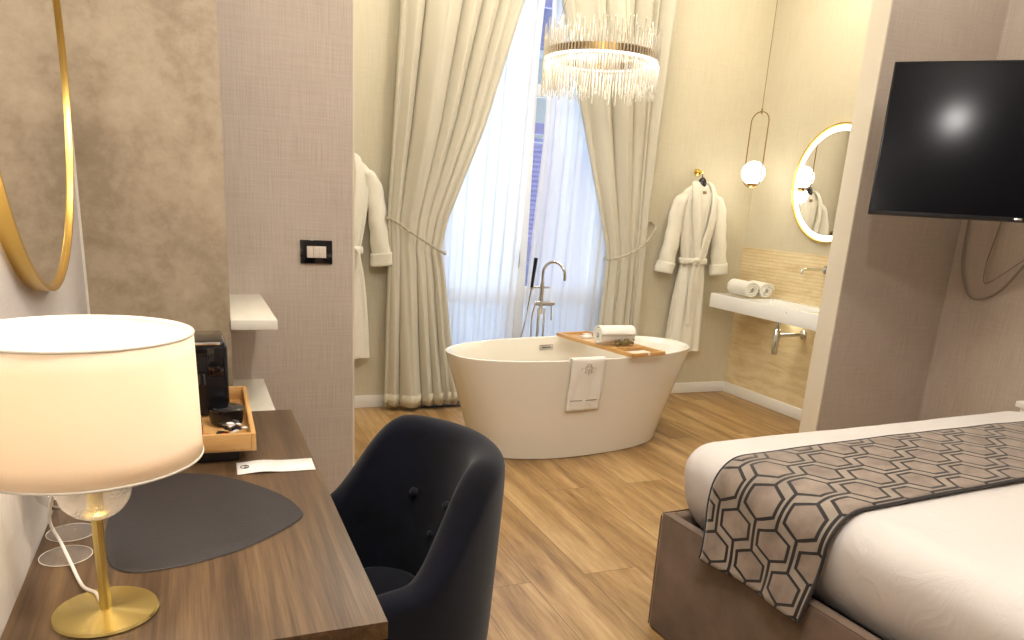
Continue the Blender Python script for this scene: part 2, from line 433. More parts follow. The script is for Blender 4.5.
# ------------------------------------------------------------------ room shell
XL, XR = -.30, 4.147          # left wall and right wall
YB = 5.08                     # window wall
YP = 3.20                     # plane of the opening between bedroom and bath
YR = -2.4                     # rear wall
ZC = 3.35
b = MB(); b.box((XL-.15, YR-.15, -.12), (XR+.15, YB+.5, 0)); struct('floor', b, M['floor'])
b = MB(); b.box((XL-.15, YR-.15, ZC), (XR+.15, YB+.5, ZC+.12)); struct('ceiling', b, M['ceil'])
b = MB(); b.box((XL-.15, YR, 0), (XL, YP, ZC)); struct('wall_left', b, M['leftwall'])
b = MB(); b.box((XL-.15, YP, 0), (XL, YB, ZC)); struct('wall_bath_left', b, M['beige'])
b = MB(); b.box((XR, YR, 0), (XR+.15, YP, ZC)); struct('wall_right', b, M['taupe'])
b = MB(); b.box((XR, YP, 0), (XR+.15, YB, ZC)); struct('wall_bath_right', b, M['beige'])
b = MB(); b.box((XL-.15, YR-.15, 0), (XR+.15, YR, ZC)); struct('wall_rear', b, M['taupe'])
# partition to the left of the opening and its cream end face
b = MB(); b.box((XL, YP, 0), (.612, YP+.125, ZC)); struct('wall_partition_left', b, M['taupe'])
b = MB(); b.box((.612, YP-.001, 0), (.620, YP+.126, ZC)); struct('trim_1', b, M['cream_end'])
b = MB(); b.box((XL, YP+.126, 0), (.612, YP+.132, ZC)); struct('wall_partition_lining', b, M['beige'])
# partition to the right, behind the television
b = MB(); b.box((3.322, YP, 0), (XR, YP+.118, ZC)); struct('wall_partition_right', b, M['taupe'])
b = MB(); b.box((3.312, YP-.001, 0), (3.322, YP+.126, ZC)); struct('trim_2', b, M['cream_end'])
b = MB(); b.box((3.322, YP+.118, 0), (XR, YP+.126, ZC)); struct('wall_partition_back', b, M['beige'])
# window wall with a tall french window opening
WX0, WX1, WZ = 1.46, 2.95, 3.05
b = MB()
b.box((XL-.15, YB, 0), (WX0, YB+.42, ZC)); b.box((WX1, YB, 0), (XR+.15, YB+.42, ZC)); b.box((WX0, YB, WZ), (WX1, YB+.42, ZC))
struct('wall_window_side', b, M['beige'])
# plastered column behind the desk
b = MB(); b.box((XL, 2.56, 0), (.10, YP, ZC)); struct('wall_column', b, M['plaster'])
b = MB(); b.box((XL, 2.553, 0), (XL+.006, 2.56, ZC)); struct('trim_3', b, M['shelf'])
# baseboards
def base(name, lo, hi):
    b = MB(); b.box(lo, hi, .003); struct(name, b, M['white_paint'], True)
base('baseboard_back_left', (XL, YB-.014, 0), (WX0-.02, YB, .085))
base('baseboard_back_right', (WX1+.02, YB-.014, 0), (XR-.015, YB, .085))
base('baseboard_bath_right', (XR-.026, YP+.13, 0), (XR, YB, .085))
base('baseboard_right', (XR-.014, YR, 0), (XR, YP, .085))
base('baseboard_partition', (3.33, YP-.014, 0), (XR-.014, YP, .085))
b = MB(); b.box((WX0-.02, YB-.10, 0), (WX1+.02, YB+.42, .012), .002); struct('trim_4', b, M['marble'])
# stone cladding behind the basin
b = MB(); b.box((XR-.012, YP+.13, .085), (XR, YB, 1.205), .001); struct('trim_5', b, M['stone'])

# french window
def french_window():
    w = bpy.data.objects.new('window_1', None); COL.objects.link(w); w['kind'] = 'structure'
    w.location = (0, YB+.12, 0)
    mb = MB()
    mb.box((WX0, 0, 0), (WX0+.06, .07, WZ), .004); mb.box((WX1-.06, 0, 0), (WX1, .07, WZ), .004); mb.box((WX0, 0, WZ-.06), (WX1, .07, WZ), .004)
    mb.build('window_frame', M['white_paint'], w)
    xm = (WX0+WX1)/2
    for a, c in ((WX0+.06, xm), (xm, WX1-.06)):
        mb = MB()
        mb.box((a, .005, .02), (a+.075, .055, WZ-.06), .004); mb.box((c-.075, .005, .02), (c, .055, WZ-.06), .004)
        for z0, z1 in ((.02, .16), (.72, .84), (2.16, 2.24), (WZ-.16, WZ-.06)):
            mb.box((a+.075, .005, z0), (c-.075, .055, z1), .004)
        leaf = mb.build('window_leaf', M['white_paint'], w)
        mb = MB(); mb.box((a+.08, .02, .16), (c-.08, .04, .72), .003); mb.build('lower_panel', M['frost'], leaf)
        mb = MB(); mb.box((a+.075, .028, .84), (c-.075, .032, 2.16)); mb.box((a+.075, .028, 2.24), (c-.075, .032, WZ-.16)); mb.build('pane', M['pane'], leaf, smooth=False)
    mb = MB(); mb.tube([(xm, -.012, .98), (xm, -.012, 1.12)], .008); mb.box((xm-.012, -.012, 1.0), (xm+.012, .006, 1.10), .003); mb.build('window_handle', M['brass_dull'], w)
french_window()
# louvred shutters on the balcony side
def shutter(x0, x1, lab):
    t = thing('louvred_shutter', lab, 'shutter', (x0, YB+.50, 0))
    w = x1-x0; mb = MB()
    mb.box((0, 0, .02), (.06, .04, 2.9), .003); mb.box((w-.06, 0, .02), (w, .04, 2.9), .003)
    for z in (.02, 1.05, 1.95, 2.82): mb.box((.06, 0, z), (w-.06, .04, z+.08), .003)
    mb.build('shutter_frame', M['shutter'], t)
    mb = MB(); z = 1.15
    while z < 1.93:
        mb.box((.06, .004, z), (w-.06, .036, z+.008), 0, rot=Matrix.Rotation(R(35), 3, 'X')); z += .036
    mb.build('slats', M['shutter'], t)
shutter(2.26, 2.66, 'lilac grey louvred shutter outside the window, seen between the voile panels')

nb = thing('neighbouring_building', 'pale building facade across the street, seen through the slit between the voile panels', 'building', (0, 10, -3))
nb['label'] = 'pale building facade across the street seen through the slit of the voile'
mb = MB(); mb.box((1, 0, 0), (9, .4, 9), 0); mb.build('facade', M['outwall'], nb, smooth=False)
for z in (3.2, 6.4):
    for x in (2.2, 4.2, 6.2):
        mb = MB(); mb.box((x-.1, -.06, z-.1), (x+1.1, 0, z+2.1), .01); wf = mb.build('window_surround', M['white_paint'], nb)
        mb = MB(); mb.box((x, -.08, z), (x+1, -.05, z+2), .005); mb.build('shutters', M['shutter'], wf)
# ------------------------------------------------------------------ curtains
def drape(name, label, zs, L, Rr, y0, folds, amp, m, seed, th=.0, pinch=None, group=None, hem=None, prof=None):
    """hanging cloth between edge tables L(z), Rr(z); folds = list of fold phases"""
    rnd = random.Random(seed); nu = folds*14
    off = [rnd.uniform(-.35, .35) for _ in range(folds+2)]
    rows = []
    for z in zs:
        a, c = interp(L, z), interp(Rr, z); w = c-a
        pk = interp(pinch, z) if pinch else 1
        row = []
        for k in range(nu+1):
            u = k/nu
            ph = u*folds; i = int(min(ph, folds-1)); 
            uu = ph + off[i]*(1-(ph-i)) + off[i+1]*(ph-i) if ph < folds else ph + off[folds]
            s = math.cos(2*PI*uu)
            s = (abs(s)**.8)*(1 if s > 0 else -1)
            y = y0 - amp*pk*s + .008*math.sin(z*2.3+u*9)
            x = a + w*u + .010*pk*math.sin(4*PI*uu)
            if prof: y += prof(u, z)
            row.append((x, y, z))
        rows.append(row)
    mb = MB(); mb.grid(rows)
    return mb.build(name, m, smooth=True, angle=80, solid=th)
zs = [.035 + (3.30-.035)*i/90 for i in range(91)]
def curtain(name, label, L, Rr, seed, pinch, cr_, prof=None):
    """cr_: crease positions across the width (deep valleys), broad pleats between them"""
    t = thing(name, label, 'curtain', (0, 0, 0))
    cr_ = [0]+cr_+[1]; nu = 150; rows = []
    for z in zs:
        a, c = interp(L, z), interp(Rr, z); w = c-a; pk = interp(pinch, z); row = []
        for k in range(nu+1):
            u = k/nu
            for i in range(len(cr_)-1):
                if u <= cr_[i+1]+1e-9: break
            q = (u-cr_[i])/(cr_[i+1]-cr_[i]); pw = (cr_[i+1]-cr_[i])*w
            amp = min(.11, .62*pw)*pk
            bulge = math.sin(PI*q)**.55
            sh = math.sin(PI*q*2)*.10*pw*pk          # pleats lean a little
            y = 4.965-amp*bulge+.006*math.sin(z*2.1+u*11+i)+.005*math.sin(u*40+z*3)
            row.append((a+w*u+sh, y, z))
        rows.append(row)
    mb = MB(); mb.grid(rows); mb.build('drape', M['curtain'], t, angle=60, solid=.004)
    # turned bottom hem
    mb = MB(); mb.grid([[(x, y-.004, zs[0]+.085*k) for x, y, z in rows[0]] for k in (0, 1)]); mb.build('hem', M['curtain_hem'], t, angle=60, solid=.002)
    return t
LL = [(.03, 1.165), (1.10, 1.185), (1.28, 1.172), (2.57, 1.238), (3.3, 1.25)]
LR = [(.03, 1.70), (.5, 1.63), (1.0, 1.565), (1.10, 1.54), (1.3, 1.585), (1.9, 1.82), (2.69, 2.045), (3.3, 2.16)]
curtain('curtain', 'cream drape left of the bath, tied back with a cord', LL, LR, 3,
        [(.03, .9), (.8, .75), (1.12, .55), (1.5, .8), (2.4, 1.1), (3.3, 1.2)], [.05, .20, .50, .66, .80, .91])
RL = [(.03, 2.76), (.55, 2.80), (1.08, 2.818), (1.2, 2.79), (1.9, 2.56), (2.72, 2.31), (3.3, 2.2)]
RR = [(.03, 3.16), (.55, 3.145), (1.2, 3.135), (1.4, 3.14), (2.85, 3.19), (3.3, 3.2)]
curtain('curtain', 'cream drape right of the window behind the glass rod chandelier, tied back', RL, RR, 11,
        [(.03, .75), (.8, .65), (1.12, .5), (1.5, .75), (2.4, 1.1), (3.3, 1.2)], [.09, .36, .62, .78, .84])
for (x0, x1, lab) in ((1.21, 2.20, 'white voile panel on the left of the window opening'), (2.26, 3.02, 'white voile panel on the right of the window opening')):
    if x0 < 2: L, Q = [(0, 1.25), (3.3, 1.3)], [(.03, 2.10), (.76, 2.12), (1.19, 2.141), (1.86, 2.171), (2.73, 2.217), (3.3, 2.24)]
    else: L, Q = [(.03, 2.20), (.76, 2.215), (1.19, 2.232), (1.86, 2.268), (2.73, 2.272), (3.3, 2.27)], [(0, 3.0), (3.3, 3.05)]
    o = drape('voile_curtain', '', zs, L, Q, 5.035, 9 if x0 < 2 else 7, .014, M['sheer'], 5+int(x1*3))
    tag(o, lab, 'sheer curtain')
t = thing('curtain_rail', 'curtain rail under the ceiling above the window', 'rail', (1.15, 4.98, 3.31))
boxes('track', M['white_paint'], ((0, -.07, 0), (2.2, .07, .04)), parent=t)
# tie-backs with wall hooks
def tieback(hook, front, back, lab):
    t = thing('curtain_tieback', lab, 'tieback', hook)
    H = Vector(hook)
    pts = spline([Vector(p)-H for p in front], 10)
    mb = MB(); 
    n = len(pts)
    for ph in (0, PI):   # two twisted strands
        q = []
        for i, p in enumerate(pts):
            a = i*.9+ph; q.append(p+Vector((0, math.cos(a), math.sin(a)))*.0045)
        mb.tube(q, .0055, 8)
    mb.build('rope', M['rope'], t)
    mb = MB(); mb.tube(spline([Vector(p)-H for p in back], 8), .007, 8); mb.build('back_rope', M['rope'], t)
    mb = MB(); mb.lathe([(.018, .0), (.018, .006), (.006, .010), (.006, .05), (.012, .055), (.012, .062), (0, .064)], (0, 0, 0), 16, 'Y')
    ho = mb.build('wall_hook', M['brass_dull'], t, loc=(0, YB-H.y, 0)); ho.scale = (1, -1, 1)
tieback((1.15, 5.015, 1.30), [(1.15, 5.015, 1.30), (1.19, 4.90, 1.285), (1.27, 4.865, 1.235), (1.38, 4.86, 1.17), (1.48, 4.865, 1.115), (1.55, 4.90, 1.085), (1.565, 4.95, 1.09)],
        [(1.565, 4.95, 1.09), (1.53, 5.0, 1.10), (1.35, 5.005, 1.2), (1.15, 5.015, 1.30)], 'twisted grey cord tieback sagging across the left cream drape')
tieback((3.20, 5.015, 1.35), [(3.20, 5.015, 1.35), (3.165, 4.90, 1.325), (3.12, 4.865, 1.27), (3.03, 4.86, 1.18), (2.92, 4.86, 1.12), (2.81, 4.89, 1.082), (2.785, 4.95, 1.085)],
        [(2.785, 4.95, 1.085), (2.85, 5.0, 1.10), (3.03, 5.005, 1.22), (3.20, 5.015, 1.35)], 'twisted grey cord tieback around the right cream drape')

# ------------------------------------------------------------------ bathrobes
def robe(cx, lab, hanglab, hooklab, flip=1):
    Y0 = 5.0
    hk = thing('robe_hook', hooklab, 'hook', (cx, YB, 1.745))
    mb = MB(); mb.lathe([(.026, 0), (.026, -.006), (.008, -.010), (.008, -.05), (.014, -.054), (.014, -.062), (0, -.064)], n=24, axis='Y'); mb.build('knob', M['brass_pol'], hk)
    # hanger
    hg = thing('clothes_hanger', hanglab, 'hanger', (cx, 5.03, 1.69))
    mb = MB(); mb.tube(spline([(0, 0, -.075), (0, 0, -.03), (.0, 0, .0), (.018, -.004, .022), (.008, -.008, .048), (-.012, -.004, .046), (-.017, 0, .03)], 6), .0035, 8); mb.build('hanger_hook', M['black'], hg)
    mb = MB(); mb.tube(spline([(-.19, 0, -.165), (-.10, 0, -.115), (0, -.005, -.070), (.10, 0, -.115), (.19, 0, -.165)], 8), lambda t: .011, 10)
    V = mb.bm.verts
    for v in V: v.co.y *= 1.0
    mb.lathe([(0, -.085), (.026, -.080), (.036, -.060), (.034, -.025), (.024, .002), (.010, .016), (0, .018)], (0, -.035, 0), 20)
    mb.build('shoulder_bar', M['black'], hg)
    t = thing('bathrobe', lab, 'bathrobe', (cx, Y0, 0))
    rnd = random.Random(int(cx*10))
    # torso + skirt: loft of flattened rings, front opening as a deep fold
    prof = [(1.66, .055, .030), (1.645, .085, .040), (1.62, .125, .046), (1.59, .160, .050), (1.55, .176, .056), (1.48, .172, .060), (1.38, .160, .064), (1.28, .142, .064),
            (1.18, .125, .062), (1.10, .108, .058), (1.06, .104, .056), (1.02, .110, .058), (.92, .128, .062), (.78, .143, .064), (.62, .155, .066), (.48, .163, .068), (.38, .167, .068)]
    zz = [.38 + (1.66-.38)*i/64 for i in range(65)]
    pw = sorted([(p[0], p[1]) for p in prof]); pd = sorted([(p[0], p[2]) for p in prof])
    rows = []
    for z in zz:
        w, d = interp(pw, z), interp(pd, z); row = []
        sk = sm((1.08-z)/.25)
        for k in range(72):
            a = 2*PI*k/72; x = w*math.cos(a); y = d*math.sin(a)
            f = 0
            if z < 1.55:
                f += .007*math.sin(7*x/w*2.2+1.0+z*1.4)*(1 if y < 0 else .3)
                f += sk*.012*math.sin(11*x/w+cx+z*.7)*(1 if y < 0 else .3)
                # centre overlap step on the front
                if y < 0: f -= sk*.012*sm((x/w*flip+.15)*6)
            if z > 1.12 and y < 0:      # gathers running to the waist
                f += .004*math.sin(26*x/w)*sm((1.35-z)/.2)
            row.append((x, y+f+.004*noise.noise(Vector((x*9, z*9, cx))), z))
        rows.append(row)
    mb = MB(); V = mb.grid(rows, close_v=True); mb.cap(V[0]); mb.cap(V[-1])
    mb.build('robe_body', M['terry'], t, angle=85)
    # deep V opening shown as a recessed darker inner back panel with collar bands over it
    for s in (-1, 1):
        # sleeve
        pts = spline([(s*.105, 0, 1.575), (s*.155, 0, 1.535), (s*.190, .0, 1.46), (s*.208, -.004, 1.34), (s*.225, -.010, 1.22), (s*.243, -.010, 1.10), (s*.258, -.008, .99)], 8)
        mb = MB(); n = len(pts); rows = []
        for i, p in enumerate(pts):
            q = i/(n-1); wx = (.050+.020*q)*(.55+.45*sm(q/.2)); wy = (.046+.002*q)*(.7+.3*sm(q/.2))
            tn = ((pts[min(i+1, n-1)]-pts[max(i-1, 0)])).normalized(); sd = Vector((0, 1, 0)).cross(tn).normalized()
            row = []
            for k in range(28):
                a = 2*PI*k/28; wob = 1+.07*math.sin(3*a+q*7+s)+.05*math.sin(q*34)*math.cos(a)
                row.append(p + sd*wx*math.cos(a)*wob + Vector((0, 1, 0))*wy*math.sin(a)*wob)
            rows.append(row)
        V = mb.grid(rows, close_v=True); mb.cap(V[0])
        # inside of the cuff
        e = [p*1 for p in pts][-1]
        inner = [[e + (Vector(v)-e)*k + Vector((0, 0, .03*(1-k)*3)) for v in rows[-1]] for k in (1, .82, .7)]
        V2 = mb.grid(inner, close_v=True); mb.cap(V2[-1])
        sl = mb.build('sleeve', M['terry'], t, angle=85)
        # turned cuff
        mb = MB(); rows2 = []
        for i in range(n-7, n):
            p = pts[i]; rows2.append([p + (Vector(v)-p)*1.10 for v in rows[i]])
        mb.grid(rows2, close_v=True); mb.build('cuff', M['terry'], sl, angle=85, solid=.006)
    # shawl collar: one band from behind the neck down both sides to the belt
    path = [(.0, .02, 1.650), (.045, .005, 1.668), (.074, -.030, 1.650), (.082, -.062, 1.58), (.078, -.078, 1.47), (.062, -.086, 1.35), (.040, -.088, 1.22), (.018, -.084, 1.10)]
    for s in (-1, 1):
        pts = spline([(s*x*(1 if s == flip or i < 6 else .6), y-(.006 if s == flip else 0), z) for i, (x, y, z) in enumerate(path)], 8)
        mb = MB(); rows = []; n = len(pts)
        for i, p in enumerate(pts):
            q = i/(n-1); w = .030 if q > .2 else .026; w *= 1-.25*sm((q-.75)*4); th = .012
            tn = (pts[min(i+1, n-1)]-pts[max(i-1, 0)]).normalized()
            out = Vector((s*.5, -1, .1)).normalized() if q > .25 else Vector((s*.4, -.5, .8)).normalized()
            sd = out.cross(tn).normalized()
            rows.append([p + sd*w*math.cos(2*PI*k/16) + out*th*math.sin(2*PI*k/16) for k in range(16)])
        V = mb.grid(rows, close_v=True); mb.cap(V[0]); mb.cap(V[-1])
        mb.build('collar', M['terry'], t, angle=85)
    # open V between the collar bands (lining of the back)
    mb = MB(); rows = []
    for i in range(14):
        q = i/13; z = 1.60-.365*q; w = .060*(1-q)**.7+.004
        rows.append([(w*(j/6*2-1), -.066-.008*q+.022*(1-abs(j/6*2-1))*(1-q), z) for j in range(7)])
    mb.grid(rows); lin = mb.build('lining', M['terry'], t, angle=85)
    mb = MB(); mb.box((-.016, -.052, 1.585), (.016, -.049, 1.607), .001); mb.build('neck_label', M['embroid'], lin)
    # belt
    mb = MB(); rows = []
    for k in range(48):
        a = 2*PI*k/48; w, d = .116, .072
        row = []
        for j in range(10):
            c = 2*PI*j/10; rr = .009*math.cos(c); hh = .024*math.sin(c)
            row.append(((w+rr)*math.cos(a), (d+rr)*math.sin(a)-.004, 1.085+hh+.004*math.sin(5*a)))
        rows.append(row)
    mb.grid(rows, close_u=True, close_v=True)
    bt = mb.build('belt', M['terry'], t, angle=85)
    mb = MB(); kx = .035*flip
    mb.tube(spline([(kx-.03, -.085, 1.08), (kx-.01, -.105, 1.10), (kx+.015, -.108, 1.095), (kx+.03, -.095, 1.07), (kx+.01, -.092, 1.06), (kx-.015, -.10, 1.075)], 6), .017, 12)
    mb.build('knot', M['terry'], bt, angle=85)
    for dx, dz, ln in ((.035, 0, .20), (-.012, -.01, .46)):
        mb = MB(); rows = []
        for i in range(20):
            q = i/19; z = 1.075+dz-ln*q; x = kx+dx*(1-.6*q)+.010*math.sin(q*4)*flip
            rows.append([(x+.020*math.cos(2*PI*k/12)*(.8+.2*q), -.100+.012*q+.008*math.sin(2*PI*k/12), z) for k in range(12)])
        V = mb.grid(rows, close_v=True); mb.cap(V[0]); mb.cap(V[-1]); mb.build('belt_end', M['terry'], bt, angle=85)
robe(3.60, 'white waffle bathrobe with tied belt hanging beside the basin', 'black hanger in the collar of the robe beside the basin', 'round brass wall hook above the robe beside the basin', -1)
robe(.90, 'white waffle bathrobe hanging left of the drapes, half hidden by the partition', 'black hanger of the robe half hidden by the partition', 'round brass wall hook of the robe half hidden by the partition', 1)

# ------------------------------------------------------------------ bathtub
TUB = thing('bathtub', 'white freestanding oval bathtub with flared sides on the oak floor', 'bathtub', (2.165, 4.105, 0), R(9))
def tubring(z, n=96, inset=0):
    q = z/.60
    a = .655+.215*q**1.05-inset; c = .33+.045*q-inset
    cx = -.02*(1-q); e = 2.35
    pts = []
    for k in range(n):
        t = 2*PI*k/n; co, si = math.cos(t), math.sin(t)
        pts.append((cx+a*math.copysign(abs(co)**(2/e), co), c*math.copysign(abs(si)**(2/e), si), z))
    return pts
mb = MB(); rows = [tubring(.0, inset=.012), tubring(.006)]
for i in range(1, 15): rows.append(tubring(.006+(.588-.006)*i/14))
rows.append(tubring(.597, inset=.001)); rows.append([(x, y, .6005) for x, y, z in tubring(.60, inset=.010)])
rows.append([(x, y, .5965) for x, y, z in tubring(.60, inset=.022)])
for z, ins in ((.56, .032), (.48, .048), (.38, .058), (.28, .065), (.20, .085), (.16, .13), (.145, .20)): rows.append([(x, y, z) for x, y, _ in tubring(z, inset=ins)])
V = mb.grid(rows, close_v=True); mb.cap(V[0]); mb.cap(V[-1])
mb.build('basin', M['tub'], TUB, angle=50)
# overflow slot on the far inner wall
mb = MB(); mb.box((-.055, -.006, -.017), (.055, .006, .017), .003); ov = mb.build('overflow_cover', M['chrome'], TUB, loc=(.005, .328, .535))
mb = MB(); mb.box((-.036, -.0075, -.003), (.036, -.0055, .003)); mb.build('slot', M['black'], ov)
mb = MB(); mb.lathe([(.030, 0), (.030, .006), (.022, .009), (0, .010)], n=24); mb.build('drain_plug', M['chrome'], TUB, loc=(.0, 0, .145))

# towel over the rim (tub-local maths, then world)
def tub_pt(u, z, out):
    q = z/.60; a = .655+.215*q**1.05+out; c = .33+.045*q+out; cx = -.02*(1-q)
    return Vector((u, -c*max(0, 1-abs((u-cx)/a)**2.35)**(1/2.35), z))
tw = thing('hand_towel', 'white hand towel with embroidered crest hanging over the tub rim', 'towel', (2.165, 4.105, 0), R(9))
def towel_pt(u, s):   # s: metres along the cloth from the inner end
    if s < .07: return tub_pt(u, .555+s*.72, -.034+.018*(s/.07))
    if s < .12:
        q = (s-.07)/.05; return tub_pt(u, .606+.006*math.sin(PI*q), -.016+.030*q)
    z = .604-(s-.12)*.97
    return tub_pt(u, z, .016+.003*math.sin(s*30+u*20))
mb = MB(); rows = []
for i in range(40):
    s = .43*i/39
    row = []
    for j in range(17):
        q = j/16; u = -.295 + .225*q + (.012*(s-.12)*-1)
        p = towel_pt(u, s); p.y -= .004*math.sin(q*14+s*3)*sm((s-.12)*8)
        row.append(p)
    rows.append(row)
mb.grid(rows); mb.build('cloth', M['towel'], tw, angle=85, solid=.010)
mb = MB()
for s0 in (.365,):
    mb.grid([[towel_pt(-.295+.225*j/16-.003, s)+Vector((0, -.0075, 0)) for j in range(17)] for s in (s0, s0+.004)])
mb.build('woven_band', M['embroid'], tw, solid=.001)
# embroidered crest: scrolls and a small stem
mb = MB()
def emb(pts, r=.0014):
    q = []
    for du, ds in pts:
        p = towel_pt(-.186+du, .175+ds); q.append(p+Vector((0, -.009, 0)))
    mb.tube(q, r, 6)
for s in (-1, 1):
    emb([(s*(.004+.022*math.sin(t)), -.006-.010*math.cos(t)*(1 if t < 2 else .6)) for t in [k*.35 for k in range(9)]])
    emb([(s*(.010+.014*math.sin(t)), .016-.008*math.cos(t)) for t in [k*.4 for k in range(8)]])
    emb([(s*(.004+.008*math.sin(t)), -.024-.008*math.cos(t)) for t in [k*.4 for k in range(8)]])
    emb([(s*(.05*math.sin(t)), .012+.032*(1-math.cos(t))*.7-.03) for t in [k*.12+.9 for k in range(6)]], .0009)
emb([(0, .03*k/5) for k in range(6)], .002)
mb.build('embroidered_crest', M['embroid'], tw)

# bath caddy across the tub
cd = thing('bath_caddy', 'bamboo bath caddy with slatted ends laid across the tub', 'caddy', (2.39, 4.095, .607), R(10.8))
W2, L2 = .125, .374
mb = MB()
for s in (-1, 1): mb.box((s*W2-.008, -L2, 0), (s*W2+.008, L2, .024), .002)
mb.build('side_rail', M['bamboo'], cd)
for y in (-L2+.008, -L2+.18, L2-.27, L2-.008):
    mb = MB(); mb.box((-W2+.008, y-.008, 0), (W2-.008, y+.008, .024), .002); mb.build('cross_bar', M['bamboo_dark'] if abs(y) > .4 else M['bamboo_x'], cd)
mb = MB(); mb.box((-W2+.008, -L2+.188, .016), (W2-.008, L2-.278, .024), .001); mb.build('shelf_panel', M['bamboo'], cd)
mb = MB()
for k in range(4): mb.box((-W2+.02+.052*k, L2-.29, .006), (-W2+.05+.052*k, L2-.018, .012), .001)
mb.build('slats', M['bamboo'], cd)
mb = MB(); mb.lathe([(.010, 0), (.010, .002), (0, .0025)], (0, 0, 0), 16, 'Y'); kn = mb.build('end_plate', M['white_paint'], cd, loc=(0, -L2-.001, .016)); kn.scale = (1, -1, 1)
cl = Matrix.Rotation(R(10.8), 4, 'Z'); cl.translation = (2.39, 4.095, .607)
def oncad(x, y, z): return cl @ Vector((x, y, z))
def rolled_towel(name, label, loc, rz, r, ln, group=None):
    t = thing(name, label, 'towel', loc, rz, group)
    mb = MB(); n = 120; rows = []
    for i in range(n):
        th = i/n*2*PI*2.6; rr = r*(.25+.75*i/n)
        if i > n-12: rr += 0
        rows.append([(x, rr*math.cos(th-PI*.2), r+rr*math.sin(th-PI*.2)*.92) for x in [(-ln/2+ln*j/12) for j in range(13)]])
    # rounded ends: pull in
    mb.grid(rows); mb.build('roll', M['towel'], t, angle=85, solid=r*.20)
    return t
rolled_towel('rolled_towel', 'rolled white towel resting on the bath caddy', oncad(-.035, -.09, .025), R(-1), .060, .235)
fb = thing('flower_sprig', 'small sprig of dried green flowers in front of the rolled towel', 'flowers', oncad(-.01, -.165, .025))
rnd = random.Random(4)
mb = MB(); 
for k in range(7):
    a = rnd.uniform(-.9, .9); mb.tube(spline([(0, 0, .004), (.03*math.sin(a)*1.3, .006, .01), (.065*math.sin(a)*1.2, rnd.uniform(-.02, .02), .018+rnd.uniform(0, .02))], 4), .0012, 5)
mb.build('stems', M['moss'], fb)
for k in range(16):
    mb = MB(); x, y, z = rnd.uniform(-.075, .075), rnd.uniform(-.02, .02), .012+rnd.uniform(0, .026)
    rr = rnd.uniform(.006, .011)
    bmesh.ops.create_icosphere(mb.bm, subdivisions=2, radius=rr)
    for v in mb.bm.verts: v.co *= 1+.35*noise.noise(v.co*300+Vector((k, 0, 0)))
    mb.build('flower_head', M['moss'] if k % 3 else M['embroid'], fb, loc=(x, y, z))
for (x, y, lab, s) in ((-.03, .18, 'white wrapped soap on the far slats of the bath caddy', 1), (.045, .27, 'flat white sachet on the far end of the bath caddy', .8)):
    o = boxes('soap_bar', M['white_packet'], ((-.035*s, -.025*s, 0), (.035*s, .025*s, .016*s)), bev=.005)
    o.location = oncad(x, y, .0145); o.rotation_euler = (0, 0, .4*s); tag(o, lab, 'toiletry')

# ------------------------------------------------------------------ floor-standing bath mixer
fx = thing('bath_mixer', 'chrome floor standing bath mixer with swan neck spout behind the tub', 'tap', (2.225, 4.79, 0), R(-6))
mb = MB(); mb.lathe([(.045, 0), (.045, .008), (.020, .012)], n=28); mb.build('floor_plate', M['chrome'], fx)
mb = MB(); mb.tube([(-.012, 0, .01), (-.012, 0, .74)], .011, 14); mb.tube([(.030, 0, .01), (.030, 0, .74)], .008, 12); mb.build('standpipe', M['chrome'], fx)
mb = MB(); mb.tube([(.0, 0, .70), (.0, 0, .92)], .016, 16); mb.tube([(-.045, 0, .775), (.085, 0, .775)], .018, 16); mb.build('mixer_body', M['chrome'], fx)
mb = MB(); mb.tube([(.075, -.01, .77), (.078, -.02, .66)], .005, 10); mb.tube([(.085, 0, .775), (.10, 0, .775)], .013, 12); mb.build('lever', M['chrome'], fx)
mb = MB(); arc = [(0, 0, .90)] + [(.0+.062-.062*math.cos(a), -.10*(1-math.cos(a))*.5, .98+.085*math.sin(a)) for a in [k*PI/14 for k in range(15)]] + [(.126, -.10, .945)]
mb.tube(arc, .0115, 14); mb.build('spout', M['chrome'], fx)
mb = MB(); mb.tube([(-.08, 0, .885), (.055, 0, .885)], .007, 12); mb.box((-.090, -.014, .868), (-.062, .014, .898), .004); mb.build('handset_bracket', M['chrome'], fx)
mb = MB(); mb.tube([(-.078, -.01, .885), (-.060, -.012, 1.085)], lambda t: .011+.003*t, 14); mb.build('hand_shower', M['blackgloss'], fx)
mb = MB(); mb.tube(spline([(-.078, -.01, .885), (-.10, -.005, .7), (-.135, .01, .45), (-.10, .02, .25), (-.06, .02, .2), (-.05, .0, .4), (-.06, 0, .65), (-.04, 0, .775)], 10), .006, 8); mb.build('hose', M['chrome'], fx)

# ------------------------------------------------------------------ wall basin
sk = thing('washbasin', 'white wall hung rectangular washbasin on the travertine wall', 'washbasin', (XR-.012, 4.93, .85))
W, D = 1.18, .375; mb = MB()
def rrect(x0, y0, x1, y1, r, z, n=6):
    out = []
    for cx_, cy_, a0 in ((x1-r, y1-r, 0), (x0+r, y1-r, PI/2), (x0+r, y0+r, PI), (x1-r, y0+r, PI*1.5)):
        for k in range(n+1): a = a0+PI/2*k/n; out.append((cx_+r*math.cos(a), cy_+r*math.sin(a), z))
    return out
rows = [rrect(-D, -W, 0, 0, .006, -.108), rrect(-D-.001, -W, 0, 0, .006, -.104), rrect(-D-.001, -W, 0, 0, .006, -.006), rrect(-D+.004, -W+.004, -.004, -.004, .004, 0),
        rrect(-D+.018, -W+.14, -.08, -.36, .02, 0), rrect(-D+.022, -W+.144, -.084, -.364, .02, -.006), rrect(-D+.03, -W+.155, -.092, -.375, .02, -.055), rrect(-D+.06, -W+.19, -.12, -.41, .02, -.062)]
